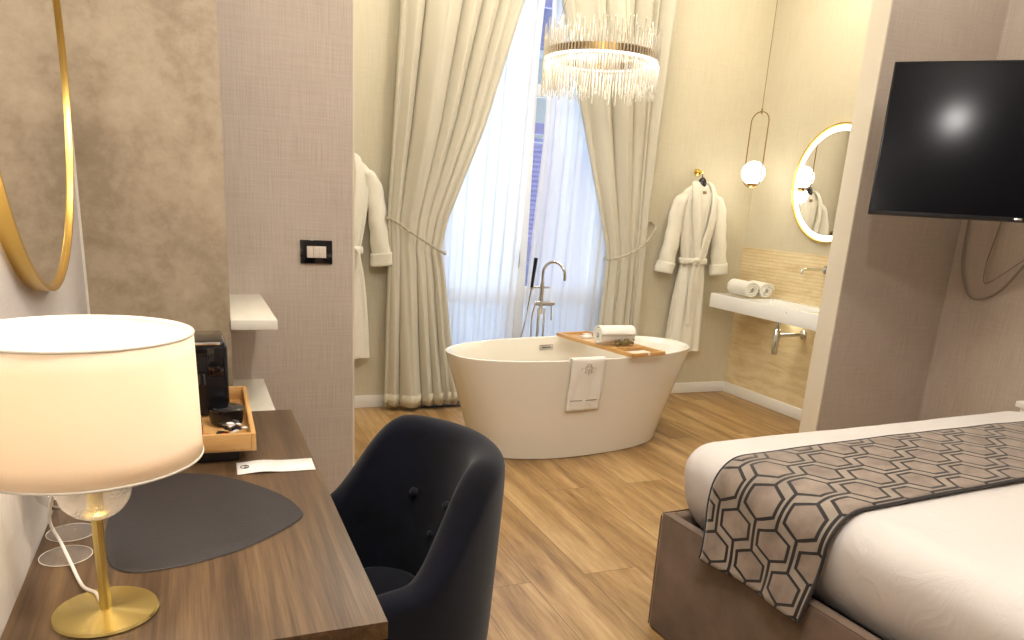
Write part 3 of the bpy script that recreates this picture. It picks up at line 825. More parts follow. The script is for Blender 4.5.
V = mb.grid(rows, close_v=True); mb.cap(V[0]); mb.cap(V[-1])
mb.build('slab', M['ceramic'], sk)
mb = MB(); mb.lathe([(.022, 0), (.022, .004), (0, .006)], n=20); mb.build('waste', M['chrome'], sk, loc=(-.2, -.70, -.0615))
mb = MB(); mb.tube([(0, 0, -.108), (0, 0, -.20)], .014, 14); mb.build('tailpiece', M['chrome'], sk, loc=(-.20, -.61, 0))
mb = MB(); mb.lathe([(.022, -.375), (.0235, -.37), (.0235, -.20), (.020, -.195), (.014, -.19)], n=22); mb.build('bottle_trap', M['chrome'], sk, loc=(-.20, -.61, 0))
mb = MB(); mb.tube([(-.18, -.61, -.235), (-.01, -.66, -.225)], .0145, 14); mb.build('waste_pipe', M['chrome'], sk)
mb = MB(); mb.lathe([(.034, 0), (.034, -.005), (.024, -.010), (.018, -.012)], (0, 0, 0), 22, 'X'); mb.build('wall_flange', M['chrome'], sk, loc=(0, -.66, -.225))
mb = MB(); mb.lathe([(.004, -.0025), (.004, .002)], n=12, axis='X'); mb.build('overflow_dot', M['chrome'], sk, loc=(-D, -.86, -.03))
rolled_towel('rolled_towel', 'rolled white towel at the left end of the washbasin, nearer the mirror', (4.00, 4.66, .852), R(84), .060, .20)
rolled_towel('rolled_towel', 'rolled white towel at the left end of the washbasin, nearer the robe', (3.868, 4.69, .852), R(84), .062, .26)
tp = thing('wall_tap', 'chrome wall mounted tap spout over the washbasin', 'tap', (XR-.012, 4.16, 1.11))
mb = MB(); mb.lathe([(.028, 0), (.028, -.006), (.012, -.008)], (0, 0, 0), 22, 'X'); mb.build('flange', M['chrome'], tp)
mb = MB(); mb.tube(spline([(0, 0, 0), (-.10, 0, .0), (-.19, 0, -.002), (-.215, 0, -.014), (-.22, 0, -.035)], 8), .0095, 12); mb.build('spout', M['chrome'], tp)

# round led mirror
def round_mirror(label, X, Y, Z, r, side, led):
    t = thing('round_mirror', label, 'mirror', (X, Y, Z))
    s = side      # +1: faces +x, -1: faces -x
    dpt = .035 if led else .03
    mb = MB(); prof = [(r-.012, 0), (r, 0), (r, s*dpt), (r-.010, s*dpt), (r-.012, s*(dpt-.004)), (r-.012, 0)]
    mb.lathe(prof, n=96, axis='X', caps=False); mb.build('frame', M['brass_pol'], t, angle=30)
    mb = MB(); ri = r-.012
    if led:
        mb.lathe([(0, s*.026), (ri-.040, s*.026)], n=96, axis='X', caps=False); mb.build('mirror_glass', M['mirror'], t)
        mb = MB(); mb.lathe([(ri-.040, s*.026), (ri-.004, s*.026)], n=96, axis='X', caps=False); mb.build('light_ring', M['led_mirror'], t)
        mb = MB(); mb.lathe([(.004, s*.0265), (.004, s*.028), (0, s*.028)], (0, .10, -.30), 12, 'X'); mb.build('touch_switch', M['chrome'], t)
    else:
        mb.lathe([(0, s*.022), (ri, s*.022)], n=96, axis='X', caps=False); mb.build('mirror_glass', M['mirror'], t)
    return t
round_mirror('round brass framed mirror with lit edge above the washbasin', XR-.0, 4.20, 1.69, .40, -1, True)
round_mirror('large round gold framed mirror on the wall above the desk', XL, 1.863, 1.702, .511, 1, False)

# pendant beside the mirror
pd = thing('pendant_lamp', 'brass loop pendant with glowing opal globe beside the round mirror', 'pendant lamp', (3.885, 4.775, 1.755))
mb = MB(); mb.lathe([(.085*math.sin(PI*k/20), -.085*math.cos(PI*k/20)) for k in range(21)], n=36, caps=False); mb.build('globe', M['globe'], pd)
mb = MB(); w = .062; lp = []
for k in range(17): a = PI*k/16; lp.append((0, w*math.cos(a), .355+.07*math.sin(a)))
for k in range(17): a = PI+PI*k/16; lp.append((0, w*math.cos(a), -.040+w*math.sin(a)))
lp = [(-.004, y*.096/.062, z) for x, y, z in lp]
mb.tube(lp, .0042, 10, closed=True); mb.build('loop', M['brass_dull'], pd)
mb = MB(); mb.lathe([(.012, -.105), (.022, -.100), (.036, -.082), (.038, -.074), (.034, -.070)], n=24); mb.build('cup', M['brass_dull'], pd)
mb = MB(); mb.tube([(0, 0, .415), (0, 0, ZC-1.755)], .0022, 8); mb.lathe([(.006, .41), (.007, .44), (.003, .45)], n=12); mb.build('cord', M['brass_dull'], pd)

# ------------------------------------------------------------------ chandelier
ch = thing('chandelier', 'round brass chandelier with hanging glass rods above the bathtub', 'chandelier', (2.28, 4.3, 2.285))
RR2 = .330
mb = MB(); mb.lathe([(RR2-.032, -.018), (RR2, -.018), (RR2, .022), (RR2-.032, .022), (RR2-.032, -.018)], n=96, caps=False); mb.build('ring', M['brass_dull'], ch, angle=30)
mb = MB(); mb.lathe([(RR2-.030, -.0185), (RR2-.030, -.026), (RR2-.002, -.026), (RR2-.002, -.0185)], n=96, caps=False); mb.build('light_strip', M['led'], ch, angle=30)
rnd = random.Random(12)
rodme = None
N = 100
for k in range(N):
    a = 2*PI*k/N; top = .075+rnd.uniform(0, .095); bot = -.15-rnd.uniform(0, .075)
    mb = MB(); mb.lathe([(0, bot-.004), (.0042, bot), (.0042, top), (0, top+.004)], n=6, caps=False)
    o = mb.build('glass_rod', M['rod'], ch, loc=((RR2+.008)*math.cos(a), (RR2+.008)*math.sin(a), 0))
mb = MB()
for k in range(110):
    a = 2*PI*(k+.5)/110; top = .06+rnd.uniform(0, .12); bot = -.13-rnd.uniform(0, .09); rr = RR2-.042
    mb.lathe([(0, bot-.004), (.0038, bot), (.0038, top), (0, top+.004)], (rr*math.cos(a), rr*math.sin(a), 0), 6, caps=False)
o = mb.build('glass_rod', M['rod'], ch); o['kind'] = 'stuff'
mb = MB()
for k in range(3):
    a = 2*PI*k/3+.5; mb.tube([(RR2*.95*math.cos(a), RR2*.95*math.sin(a), .02), (0, 0, ZC-2.285-.02)], .0015, 6)
mb.build('suspension_wire', M['brass_dull'], ch)
mb = MB(); mb.lathe([(.06, ZC-2.285-.03), (.065, ZC-2.285-.005), (.065, ZC-2.285)], n=32); mb.build('ceiling_rose', M['brass_dull'], ch)

# ------------------------------------------------------------------ desk and its things
dk = thing('desk', 'walnut desk against the left wall below the round gold mirror', 'desk', (XL+.001, 1.08, 0))
mb = MB(); mb.box((.0, 0, .717), (.564, 1.33, .75), .0015); mb.build('desktop', M['desk'], dk)
mb = MB(); mb.box((.0, 1.29, 0), (.54, 1.325, .717), .002); mb.build('side_panel', M['desk_edge'], dk)
mb = MB(); mb.box((.0, .02, .45), (.018, 1.29, .717), .002); mb.build('back_panel', M['desk_edge'], dk)
mb = MB(); mb.box((.0, .005, 0), (.40, .04, .717), .002); mb.build('side_panel', M['desk_edge'], dk)
# shelves between column and partition
for (z, lab) in ((1.016, 'cream wall shelf beside the plaster column, the upper one'), (.668, 'cream wall shelf beside the plaster column, the lower one level with the desk')):
    o = boxes('wall_shelf', M['shelf'], ((0, 0, -.032), (.143, YP-2.545, 0)), bev=.002); o.location = (.10, 2.545, z); tag(o, lab, 'shelf')

# table lamp
lm = thing('table_lamp', 'brass table lamp with a wide lit drum shade on the desk', 'table lamp', (-.16, 1.235, .75))
mb = MB(); mb.lathe([(.0, 0), (.076, 0), (.078, .003), (.076, .007), (.012, .0085), (.009, .010)], n=64); mb.build('base', M['brass'], lm, angle=30)
mb = MB(); mb.lathe([(.0085, .008), (.0085, .165), (.018, .168), (.020, .176), (.012, .180), (.012, .34)], n=24); mb.build('stem', M['brass'], lm, angle=30)
mb = MB(); rows = []
for k in range(25):
    a = PI*k/24; rr = .052*math.sin(a); zz_ = .214-.048*math.cos(a)
    row = []
    for j in range(64):
        c = 2*PI*j/64; rip = 1+.008*math.cos(16*c)*math.sin(a); row.append((rr*rip*math.cos(c), rr*rip*math.sin(c), zz_))
    rows.append(row)
mb.grid(rows, close_v=True)
mb.build('glass_ball', M['crackle'], lm, angle=80)
mb = MB(); r0, r1, z0, z1 = .158, .154, .268, .457
rows = [[(r*math.cos(2*PI*k/96), r*math.sin(2*PI*k/96), z) for k in range(96)] for r, z in [(r0+(r1-r0)*i/6, z0+(z1-z0)*i/6) for i in range(7)]]
mb.grid(rows, close_v=True); shd = mb.build('shade', M['shade'], lm, angle=80, solid=.0015)
for z, r in ((z0, r0), (z1, r1)):
    mb = MB(); mb.tube([(r*math.cos(2*PI*k/96), r*math.sin(2*PI*k/96), z) for k in range(96)], .0022, 8, closed=True); mb.build('shade_rim', M['shelf'], shd)
mb = MB()
for k in range(3):
    a = 2*PI*k/3+.4; mb.tube([(.012*math.cos(a), .012*math.sin(a), .43), (r1*math.cos(a), r1*math.sin(a), .445)], .0015, 6)
mb.lathe([(.013, .425), (.013, .432)], n=20); mb.build('shade_spider', M['white_paint'], shd)
mb = MB(); mb.lathe([(.010, .34), (.016, .352), (.026, .375), (.029, .392), (.024, .410), (.012, .418), (0, .420)], n=24); mb.build('bulb', M['bulb'], lm)
cp = [(-.01, .02, .012), (-.02, .055, .010), (-.042, .085, .010), (-.068, .17, .010), (-.088, .215, .035), (-.100, .207, .080), (-.09, .18, .13), (-.06, .12, .2), (-.02, .04, .28)]
mb = MB(); mb.tube(spline(cp, 10), .0030, 8); mb.build('cord', M['cable'], lm)

# wine glasses behind the lamp
def wine_glass(loc, lab, rz=0):
    t = thing('wine_glass', lab, 'glass', loc)
    mb = MB(); mb.lathe([(0, 0), (.043, 0), (.0435, .0015), (.036, .0030), (.010, .006), (.0045, .012), (.0038, .03), (.0036, .07), (.0045, .088), (.008, .092), (0, .0925)], n=40, caps=False); mb.build('stem_and_foot', M['winter2'], t, angle=60)
    mb = MB(); mb.tube([(.0432*math.cos(k*PI/24), .0432*math.sin(k*PI/24), .001) for k in range(48)], .0007, 6, closed=True); mb.build('foot_rim', M['shelf'], t)
    mb = MB(); mb.lathe([(.001, .092), (.018, .098), (.034, .115), (.042, .14), (.043, .165), (.039, .19), (.034, .21), (.0345, .2105)], n=40, caps=False); mb.build('bowl', M['winter'], t, angle=60)
wine_glass((-.246, 1.468, .751), 'stemmed wine glass behind the lamp, the one nearer the lamp')
wine_glass((-.250, 1.575, .751), 'stemmed wine glass behind the lamp, the one farther back')

# pebble shaped leather desk mat
pm = [(.190, 1.575), (.172, 1.645), (.135, 1.715), (.082, 1.785), (.02, 1.84), (-.05, 1.87), (-.12, 1.862), (-.165, 1.80), (-.186, 1.70), (-.190, 1.58), (-.182, 1.47), (-.163, 1.395), (-.125, 1.365), (-.07, 1.367), (-.01, 1.382), (.06, 1.415), (.12, 1.462), (.165, 1.508), (.187, 1.54)]
cc = Vector((0, 1.6, 0)); out = spline([(x, y-1.6, 0) for x, y in pm], 6, True)
mb = MB(); V = mb.grid([[p*.985+Vector((0, 0, .0)) for p in out], [p+Vector((0, 0, .0012)) for p in out], [p*.99+Vector((0, 0, .0032)) for p in out]], close_v=True); mb.cap(V[0]); mb.cap(V[-1])
o = mb.build('desk_mat', M['leather'], loc=(0, 1.6, .7503)); tag(o, 'charcoal leather pebble shaped desk mat on the walnut desk', 'desk mat')
# paper card
cdt = thing('paper_card', 'white folded paper strip with small logo lying beyond the desk mat', 'card', (.165, 1.876, .7505), R(-1))
mb = MB(); rows = [[(-.093+.186*i/14, s*.044, .0008+.004*math.sin(PI*min(1, i/9))**2) for s in (-1, 1)] for i in range(15)]
mb.grid(rows); sh = mb.build('sheet', M['card'], cdt, solid=.0006)
mb = MB()
lx = -.074
for a0, a1, r in ((0.6, 5.6, .010), (3.6, 8.7, .006)):
    mb.tube([(lx+.004*(r < .008)+r*math.cos(a0+(a1-a0)*k/16), r*1.1*math.sin(a0+(a1-a0)*k/16), .0045) for k in range(17)], .0009, 6)
mb.build('printed_logo', M['ink'], sh)
rnd = random.Random(2)
mb = MB()
for k in range(3):
    x = -.036
    while x < .012:
        w = rnd.uniform(.002, .006); mb.box((x, .006-.009*k, .0042), (x+w, .0085-.009*k, .0050)); x += w+.003
mb.build('faint_print', M['shelf'], sh)

# wooden tray with its things
ty = thing('wooden_tray', 'light wooden tray on the far end of the desk', 'tray', (-.025, 2.180, .781), R(-1))
hx, hy = .153, .255
mb = MB(); mb.box((-hx, -hy, 0), (hx, hy, .006), .001); mb.build('tray_base', M['bamboo'], ty)
for s in (-1, 1):
    mb = MB(); mb.box((s*hx-.006*(s > 0)*2, -hy, .0), (s*hx+.012*(s < 0), hy, .046), .0015); mb.build('long_side', M['bamboo'], ty)
for s in (-1, 1):
    mb = MB(); y = s*hy; mb.box((-hx+.012, y-.012*(s > 0), 0), (hx-.012, y+.012*(s < 0), .046), .0015); mb.build('short_side', M['bamboo_x'], ty)
o = boxes('tray_shadow_slab', M['tray_shade'], ((-.19, -.23, 0), (.145, .20, .030)), bev=.006); o.location = (-.06, 2.17, .7505)  # dark slab filling in the shadow beneath the tray
tag(o, 'dark slab standing in for the shadow under the wooden tray', 'shadow slab')
km = thing('coffee_machine', 'tall glossy black coffee appliance standing at the back of the wooden tray', 'coffee machine', (0.0, 2.30, .791))
mb = MB(); mb.box((-.07, -.07, 0), (.075, .12, .205), .012, 3); mb.build('body', M['black'], km)
mb = MB(); mb.box((-.065, -.072, .170), (.070, .115, .216), .010, 3); mb.build('lid', M['blackgloss'], km)
mb = MB(); mb.tube(spline([(-.05, -.085, .212), (.0, -.095, .214), (.055, -.085, .212)], 6), .004, 8); mb.build('lid_handle', M['chrome'], km)
mb = MB(); mb.box((.020, -.0745, .115), (.066, -.066, .200), .004); mb.build('front_panel', M['chrome'], km) if False else mb.build('front_panel', M['blackgloss'], km)
mb = MB(); mb.lathe([(.016, 0), (.018, -.03), (.010, -.034)], n=20); mb.build('coffee_spout', M['blackgloss'], km, loc=(0, -.086, .13))
bw = thing('lidded_bowl', 'round black lidded bowl in front of the tall black appliance in the tray', 'bowl', (.062, 2.155, .788))
mb = MB(); mb.lathe([(0, 0), (.034, 0), (.042, .006), (.046, .030), (.045, .042), (.038, .046)], n=40, caps=False); mb.build('bowl', M['black'], bw)
mb = MB(); mb.lathe([(.047, .042), (.047, .047), (.038, .052), (.020, .055), (0, .056)], n=40, caps=False); mb.build('lid', M['blackgloss'], bw)
jr = thing('glass_jar', 'small glass jar with a metal lid at the left of the tray', 'jar', (-.022, 2.02, .791))
mb = MB(); mb.lathe([(0, 0), (.020, 0), (.022, .004), (.022, .034), (.018, .040)], n=28, caps=False); mb.build('jar_body', M['red'], jr)
mb = MB(); mb.lathe([(.020, .040), (.0205, .041), (.0205, .054), (.018, .056), (0, .056)], n=28, caps=False); mb.build('lid', M['chrome'], jr)
def sachet(col, lab, x, y, z, rz, tilt, w=.020, l=.030, grp=None):
    mb = MB(); rows = []
    for i in range(7):
        row = []
        for j in range(5):
            u, v = i/6*2-1, j/4*2-1; row.append((u*l/2, v*w/2, .0035*(1-u**4)*(1-v**4)))
        rows.append(row)
    mb.grid(rows); mb.grid([[(p[0], p[1], -p[2]*.8) for p in r] for r in rows])
    o = mb.build('sachet', M[col]); o.location = (x, y, z); o.rotation_euler = (tilt, .2*math.sin(x*900), rz); tag(o, lab, 'sachet', grp)
rnd = random.Random(9)
for k in range(7):
    sachet('black_packet', 'small black printed sachet in the pile at the right front of the tray', .045+rnd.uniform(0, .055), 1.965+rnd.uniform(0, .07), .803+.0060*k, rnd.uniform(0, 3), rnd.uniform(-.25, .25), grp='black sachets in the tray')
for k in range(6):
    sachet('white_packet', 'small white sugar sachet in the pile at the right front of the tray', .055+rnd.uniform(0, .05), 1.960+rnd.uniform(0, .06), .822+.0045*k, rnd.uniform(0, 3), rnd.uniform(-.3, .3), .013, .020, grp='white sachets in the tray')
sachet('red', 'red sachet lying in front of the black sachets in the tray', .047, 1.958, .815, .6, .3)
sachet('red', 'red packet below the jar with metal lid in the tray', -.035, 1.965, .80, 1.2, .3)
sachet('white_packet', 'white packet beside the jar with metal lid in the tray', -.010, 1.968, .805, 1.0, -.4, .016, .04)
sachet('tan_packet', 'tan brown paper packet between the jar and the black sachets', .018, 1.99, .80, 1.5, .2, .035, .055)

# light switch
sw = thing('light_switch', 'black framed light switch with three pale keys on the partition', 'light switch', (.464, YP, 1.191))
mb = MB(); mb.box((-.064, -.010, -.047), (.064, 0, .047), .003); mb.build('cover_plate', M['blackgloss'], sw)
for k in range(3):
    x = -.038+.0256*k; mb = MB(); mb.box((x, -.0135, -.023), (x+.0248, -.008, .023), .0012); mb.build('key', M['switchw'], sw)

# ------------------------------------------------------------------ velvet tub chair
cr = thing('tub_chair', 'navy velvet tub armchair with buttoned back pulled up to the desk', 'armchair', (.322, 1.60, 0), R(10))
def chair():
    # horseshoe plan, opening toward -x
    path = []; Ro = .262
    for i in range(9): path.append((-.20+.20*i/8, Ro, 1, 0))
    for i in range(1, 32):
        a = PI/2-PI*i/32; path.append((Ro*math.cos(a), Ro*math.sin(a), 0, a))
    for i in range(9): path.append((-.20*i/8, -Ro, -1, 0))
    rows = []; N_ = len(path)
    def frame(i):
        x, y, s, a = path[i]
        if s == 1: nx, ny = 0, 1
        elif s == -1: nx, ny = 0, -1
        else: nx, ny = math.cos(a), math.sin(a)
        return Vector((x, y, 0)), Vector((nx, ny, 0))
    def topz(i):
        p, nrm = frame(i); c = nrm.x            # 1 at the back, 0 at the arms
        arm = .655-.02*sm(-p.x/.2)
        return arm + (.885-arm)*sm((c-.02)/.72)
    T = .042
    for i in range(N_):
        p, nrm = frame(i); zt = topz(i); back = sm(nrm.x); row = []
        prof = []
        prof.append((T-.055, .30)); prof.append((T-.035, .24)); prof.append((T-.02, .30))
        for k in range(1, 6): prof.append((T+.000+.03*(k/6)*back, .30+(zt-T-.30)*k/6))
        for k in range(0, 9):
            a = PI*k/8; prof.append((.028*back+T*math.cos(a), zt-T+T*math.sin(a)))
        for k in range(5, 0, -1):
            q = k/6; z = .30+(zt-T-.30)*q; prof.append((-T-.012*math.sin(PI*q)*back+.028*back*q, z))
        prof.append((-T, .30))
        for o_, z in prof: row.append(p+nrm*o_+Vector((0, 0, z)))
        rows.append(row)
    mb = MB(); V = mb.grid(rows, close_v=True); mb.cap(V[0]); mb.cap(V[-1])
    sh = mb.build('back_and_arms', M['navy'], cr, angle=75, subs=1)
    # buttons in two rows on the inner back
    for a, z in ((-.55, .70), (0, .70), (.55, .70), (-.28, .60), (.28, .60)):
        nrm = Vector((math.cos(a), math.sin(a), 0)); p = nrm*(.262-.042-.006+.012)+Vector((0, 0, z))
        mb = MB(); bmesh.ops.create_uvsphere(mb.bm, u_segments=14, v_segments=8, radius=.011)
        bt = mb.build('button', M['button'], cr, loc=p)
    # seat cushion
    mb = MB(); mb.box((-.24, -.222, .33), (.215, .222, .475), .045, 4)
    st = mb.build('seat_cushion', M['navy'], cr, angle=60)
    mb = MB(); mb.box((-.235, -.225, .255), (.20, .225, .335), .02, 2); mb.build('seat_base', M['navy'], cr)
    for x, y in ((-.19, .19), (-.19, -.19), (.17, .17), (.17, -.17)):
        mb = MB(); mb.tube([(x, y, .27), (x*1.12, y*1.12, 0)], lambda t: .018-.007*t, 12); mb.build('leg', M['chairleg'], cr)
chair()

# ------------------------------------------------------------------ bed
bd = thing('bed', 'double bed with brown velvet box base and white sheets facing the television', 'bed', (1.437, 1.995, 0), R(3.5))
BW, BL = 1.99, 2.12      # width (x) and length (toward -y)
def rail(lo, hi):
    mb = MB(); mb.box(lo, hi, .012, 3); return mb
rail((0, -BL, .0), (.045, 0, .44)).build('side_panel', M['bedvelvet'], bd)
rail((BW-.045, -BL, .0), (BW, 0, .44)).build('side_panel', M['bedvelvet'], bd)
rail((.047, -.045, .0), (BW-.047, 0, .437)).build('foot_panel', M['bedvelvet'], bd)
mb = MB()
for y in (-.0015,): mb.tube([(.001, -.001, .012), (.001, -.001, .43)], .003, 8)
mb.tube([(.004, -BL, .438), (.004, -.004, .438), (BW-.004, -.004, .438), (BW-.004, -BL, .438)], .003, 8)
mb.build('piping', M['bedvelvet'], bd)
mb = MB(); mb.box((.05, -BL, .05), (BW-.05, -.05, .39)); mb.build('slat_base', M['piping'], bd, smooth=False)
# mattress wrapped in a white sheet
MX0, MX1, MY0, MY1, MZ0, MZ1 = .058, BW-.058, -BL, .045, .395, .69
def matt_side(q):   # 0 bottom .. 1 top : outward offset and height
    if q < .55:
        k = q/.55; return (-.060+.070*math.sin(PI/2*k**.75), MZ0+(MZ1-.10-MZ0)*k)
    k = (q-.55)/.45; a = k*PI/2; return (-.10+.10*math.cos(a)+.010*math.cos(a), MZ1-.10+.10*math.sin(a))
def mattress_ring(q, n=200):
    off, z = matt_side(q); pts = []
    x0, x1, y0, y1 = MX0-off, MX1+off, MY0, MY1+off; rc = .13+off
    rc = max(rc, .03)
    segs = []
    def arc(cx, cy, a0, a1): 
        for k in range(9): a = a0+(a1-a0)*k/8; segs.append((cx+rc*math.cos(a), cy+rc*math.sin(a)))
    def line(p, q_, m=34):
        for k in range(1, m): segs.append((p[0]+(q_[0]-p[0])*k/m, p[1]+(q_[1]-p[1])*k/m))
    arc(x0+rc, y0+rc, PI*1.5, PI); line((x0, y0+rc), (x0, y1-rc)); arc(x0+rc, y1-rc, PI, PI/2); line((x0+rc, y1), (x1-rc, y1))
    arc(x1-rc, y1-rc, PI/2, 0); line((x1, y1-rc), (x1, y0+rc)); arc(x1-rc, y0+rc, 0, -PI/2); line((x1-rc, y0), (x0+rc, y0))
    out = []
    for x, y in segs:
        v = Vector((x, y, z)); wr = noise.noise(Vector((x*2.2, y*5.5, z*2.0)))*.012 + noise.noise(Vector((x*8, y*18+z*6, z*4)))*.007
        cx, cy = (x0+x1)/2, (y0+y1)/2
        k = .6 if q < .98 else .2
        if abs(x-x0) < .02 or abs(x-x1) < .02: v.x += wr*k*(-1 if x < cx else 1)
        elif abs(y-y1) < .02: v.y += wr*k
        out.append(v)
    return out
mb = MB(); rows = [mattress_ring(i/22) for i in range(23)]
V = mb.grid(rows, close_v=True); mb.cap(V[0])
# top surface: shrink rings to the centre line
top = rows[-1]; cx = (MX0+MX1)/2; cyy = (MY0+MY1)/2
prev = V[-1]
for s in (.97, .9, .8, .68, .54, .38, .2, .05):
    ring = [mb.bm.verts.new((cx+(p.x-cx)*s, cyy+(p.y-cyy)*s, MZ1+.008*(1-s)+noise.noise(Vector((p.x*s*2.5, p.y*s*2.5, 1)))*.006)) for p in top]
    for i in range(len(ring)):
        mb.bm.faces.new((prev[i], prev[(i+1) % len(ring)], ring[(i+1) % len(ring)], ring[i]))
    prev = ring
mb.cap(prev)
mb.build('mattress', M['sheet'], bd, angle=80)
# runner across the foot end, hanging over both sides
rn = thing('bed_runner', 'taupe velvet bed runner with black hexagon pattern across the bed foot', 'bed runner', (1.437, 1.995, 0), R(3.5))
RY0, RY1 = -.655, -.205
def run_pt(s, side=0):
    """s metres from the lower edge of the left drape; returns x, z (bed local)"""
    drop = .255; rad = .115
    if s < drop:
        q = s/drop; return (-.026+.044*q**.8, .392+(MZ1-rad+.008-.392)*q)
    s2 = s-drop; arcl = rad*PI/2
    if s2 < arcl:
        a = s2/rad; return (.018+rad-rad*math.cos(a), MZ1-rad+.008+rad*math.sin(a))
    x = .018+rad+(s2-arcl); return (x, MZ1+.008+.010*math.sin(min(1, (x-.1)/.9)*PI/2))
TOT = .255+.115*PI/2+(BW-2*(.018+.115))+.115*PI/2+.255
half = TOT/2
nS, nV = 170, 26; rows = []; uvs = []
for i in range(nS+1):
    s = TOT*i/nS; row = []; uvr = []
    for j in range(nV+1):
        v = j/nV; y = RY0+(RY1-RY0)*v
        if s <= half: x, z = run_pt(s)
        else:
            x, z = run_pt(TOT-s); x = BW-x
        hang = sm((.25-min(s, TOT-s))/.25)
        sgn = -1 if s < half else 1
        x += sgn*(.010*hang*math.sin(v*7+1)+.004*noise.noise(Vector((s*8, v*5, 0))))
        z += .003*noise.noise(Vector((s*5, v*4, 3)))
        y += .012*hang*(.5-v)*0 + .004*noise.noise(Vector((s*3, 0, 7)))
        if hang > 0: y -= .05*hang*v
        row.append((x, y, z)); uvr.append((s, v*(RY1-RY0)))
    rows.append(row); uvs.append(uvr)
mb = MB(); mb.grid(rows, uv=uvs); mb.build('runner_cloth', M['runner'], rn, angle=80, solid=.006)
for j in (0, nV):
    mb = MB(); mb.tube([(r[j][0], r[j][1]+(.002 if j else -.002), r[j][2]) for r in rows], .0048, 8); mb.build('edge_piping', M['piping'], rn)
mb = MB(); mb.tube([(p[0], p[1], p[2]) for p in rows[0]], .003, 6); mb.build('end_piping', M['runner'], rn)

# white ledge by the far side of the bed
ns = thing('bedside_table', 'white bedside table between the far side of the bed and the right wall', 'bedside table', (3.78, 1.90, 0))
mb = MB(); mb.box((.12, .0, .57), (.352, .58, .60), .003); mb.build('table_top', M['white_paint'], ns)
mb = MB(); mb.box((.135, .02, .12), (.352, .56, .57), .003); mb.build('cabinet', M['white_paint'], ns)
for z in (.14, .355):
    mb = MB(); mb.box((.121, .03, z), (.135, .55, z+.20), .002); dr = mb.build('drawer', M['white_paint'], ns)
    mb = MB(); mb.lathe([(.010, 0), (.012, -.014), (0, -.016)], (0, 0, 0), 16, 'X'); mb.build('knob', M['brass_pol'], dr, loc=(.121, .29, z+.10))
for x in (.16, .32):
    for y in (.05, .53):
        mb = MB(); mb.tube([(x, y, 0), (x, y, .12)], .014, 10); mb.build('leg', M['white_paint'], ns)

# ------------------------------------------------------------------ television on its swing arm
TVX, TVY, TVZ, TH, TT = 3.086, 2.897, 2.171, -.807, -.192
tv = thing('television', 'large black flat television on a swing arm angled toward the bed', 'television', (TVX, TVY, TVZ), TH)
bm_rot = Matrix.Rotation(TT, 3, 'X')   # tilt about the local x axis
TW, THh = 1.23, .70
def tvbox(lo, hi, bev):
    mb = MB(); mb.box(lo, hi, bev)
    bmesh.ops.rotate(mb.bm, verts=mb.bm.verts, cent=(0, 0, 0), matrix=bm_rot); return mb
tvbox((0, 0, -THh), (TW, .035, 0), .003).build('casing', M['black'], tv)
tvbox((.008, -.0012, -THh+.016), (TW-.008, .004, -.008), .0005).build('screen', M['screen'], tv, smooth=False)
tvbox((.15, .034, -.58), (TW-.15, .065, -.16), .006).build('rear_housing', M['black'], tv)
tvbox((TW*.50-.015, -.003, -THh+.003), (TW*.50+.015, .001, -THh+.011), .0005).build('logo_plate', M['chrome'], tv)
tvbox((TW/2-.12, .064, -.46), (TW/2+.12, .080, -.24), .002).build('mount_plate', M['black'], tv)
cth, sth = math.cos(TH), math.sin(TH)
def tvl(x, y, z):  # world -> tv local
    dx, dy = x-TVX, y-TVY; return (dx*cth+dy*sth, -dx*sth+dy*cth, z-TVZ)
mc = bm_rot @ Vector((TW/2, .08, -.35))
w0 = tvl(XR, 3.0, 1.83); el = tvl(3.86, 2.86, 1.83)
mb = MB(); mb.tube([mc, (el[0], el[1], mc.z)], .016, 12); mb.tube([(el[0], el[1], mc.z), (w0[0], w0[1], mc.z)], .016, 12); mb.build('swing_arm', M['black'], tv)
# cable loops tracing the cable shadows on the wall, in shadow colour
for nm, pts, r, lab in (('tv_cable_shadow', [(4.11, 3.12, 1.62), (4.125, 3.135, 1.45), (4.125, 3.12, 1.25), (4.125, 3.05, 1.09), (4.125, 2.96, 1.065), (4.125, 2.85, 1.13), (4.125, 2.74, 1.30), (4.125, 2.66, 1.42)], .007, 'thick cable loop in shadow colour on the wall below the television'),
                        ('tv_cable_shadow', [(4.11, 2.94, 1.62), (4.128, 2.946, 1.49), (4.128, 2.975, 1.27), (4.128, 2.965, 1.16), (4.128, 2.92, 1.17), (4.128, 2.80, 1.27), (4.128, 2.66, 1.39)], .003, 'thin cable in shadow colour, a tight loop below the television')):
    mb = MB(); mb.tube(spline(pts, 10), r, 8); o = mb.build(nm, M['cable_shade']); tag(o, lab, 'cable')
o = boxes('wall_outlet', M['switchw'], ((-.008, -.06, -.04), (0, .06, .04)), bev=.002); o.location = (XR, 2.64, 1.43); tag(o, 'pale wall outlet on the right wall under the television', 'outlet')

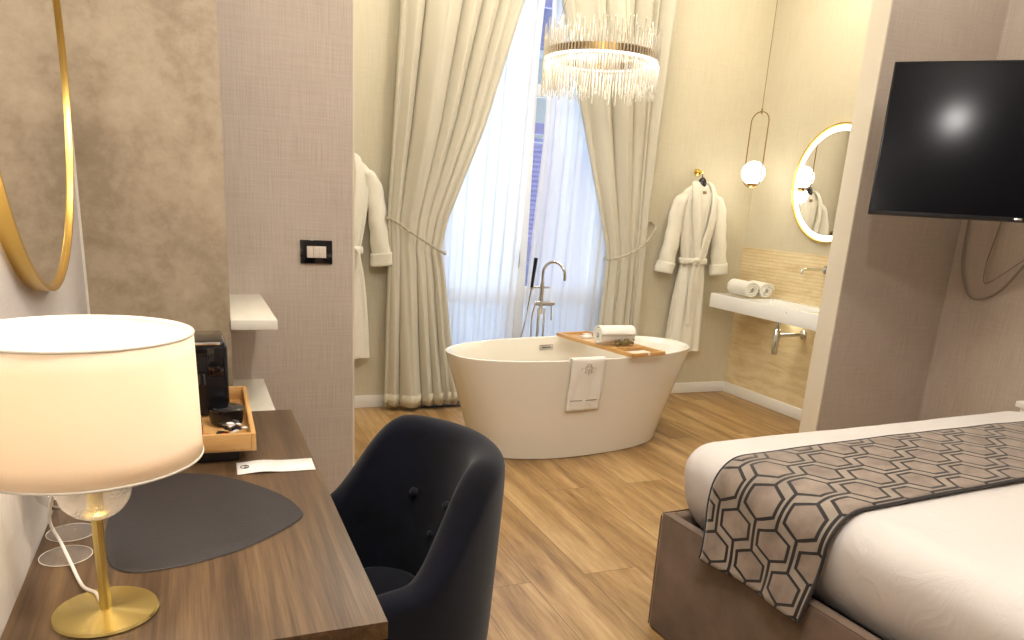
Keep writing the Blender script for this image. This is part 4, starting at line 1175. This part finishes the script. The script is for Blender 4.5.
# ------------------------------------------------------------------ lights
def area(name, loc, size, e, col, rot=(0, 0, 0), sy=None, spread=None):
    l = bpy.data.lights.new(name, 'AREA'); l.energy = e; l.color = col; l.size = size
    if sy: l.shape = 'RECTANGLE'; l.size_y = sy
    if spread: l.spread = spread
    o = bpy.data.objects.new(name, l); COL.objects.link(o); o.location = loc; o.rotation_euler = rot; return o
def point(name, loc, e, col, r=.05):
    l = bpy.data.lights.new(name, 'POINT'); l.energy = e; l.color = col; l.shadow_soft_size = r
    o = bpy.data.objects.new(name, l); COL.objects.link(o); o.location = loc; return o
WARM = (1, .915, .77)
NEUT = (1, .955, .915)  # the bedroom and bath overhead lamps are unseen, with no fixtures modelled
point('bedroom_unseen_overhead', (1.95, 1.15, 3.0), 34, NEUT, .06)
point('bedroom_unseen_overhead', (.55, .75, 2.85), 60, NEUT, .06)  # added to brighten the column and partition walls
point('bedroom_unseen_overhead', (.35, 1.95, 3.1), 14, WARM, .05)
point('bedroom_unseen_overhead', (3.45, 2.75, 3.15), 7, NEUT, .05)
area('bath_unseen_overhead', (2.2, 4.15, ZC-.02), 1.6, 20, WARM, sy=.8)  # unseen panel added under the ceiling to bring up the bath
point('bath_unseen_overhead', (3.55, 4.15, 3.1), 14, WARM, .05)
point('bath_unseen_overhead', (.75, 4.35, 3.1), 10, WARM, .05)
point('bath_unseen_overhead', (1.7, 3.75, 3.1), 14, WARM, .05)
point('lamp_bulb_light', (-.16, 1.235, 1.155), 4.3, (1, .88, .72), .04)
point('pendant_light', (3.885, 4.775, 1.62), .8, WARM, .06)
area('chandelier_light', (2.28, 4.3, 2.24), .60, 5, NEUT)
area('basin_underlight', (3.98, 4.35, .735), .9, 1.4, (1, .92, .72), rot=(0, 0, 0), sy=.06)
area('daylight', ((WX0+WX1)/2, YB+1.3, 1.9), 2.2, 105, (.70, .83, 1), rot=(R(-90), 0, 0), sy=3.0)
wd = bpy.data.worlds.new('sky'); SC.world = wd; wd.use_nodes = True
bg = wd.node_tree.nodes['Background']; bg.inputs[0].default_value = (.60, .76, 1, 1); bg.inputs[1].default_value = .9

# ------------------------------------------------------------------ camera
cam = bpy.data.cameras.new('camera'); co = bpy.data.objects.new('camera', cam); COL.objects.link(co)
Mr = ((0.9234688634975329, -0.3791914676786442, 0.05847297658141578), (-0.05322825913454628, -0.2775484933715582, -0.9592359387849705), (0.3799631700310974, 0.8827121074659019, -0.2764910934424932))
mw = Matrix(((Mr[0][0], -Mr[1][0], -Mr[2][0], 0), (Mr[0][1], -Mr[1][1], -Mr[2][1], 0), (Mr[0][2], -Mr[1][2], -Mr[2][2], 1.42), (0, 0, 0, 1)))
co.matrix_world = mw
cam.sensor_width = 36; cam.sensor_fit = 'HORIZONTAL'; cam.lens = 751.8142/1024*36
cam.shift_x = 0; cam.shift_y = (421.905-320)/1024
cam.clip_start = .02
SC.camera = co
vs = SC.view_settings
vs.view_transform = 'Standard'; vs.look = 'None'; vs.gamma = 1; vs.use_curve_mapping = False; vs.exposure = .30
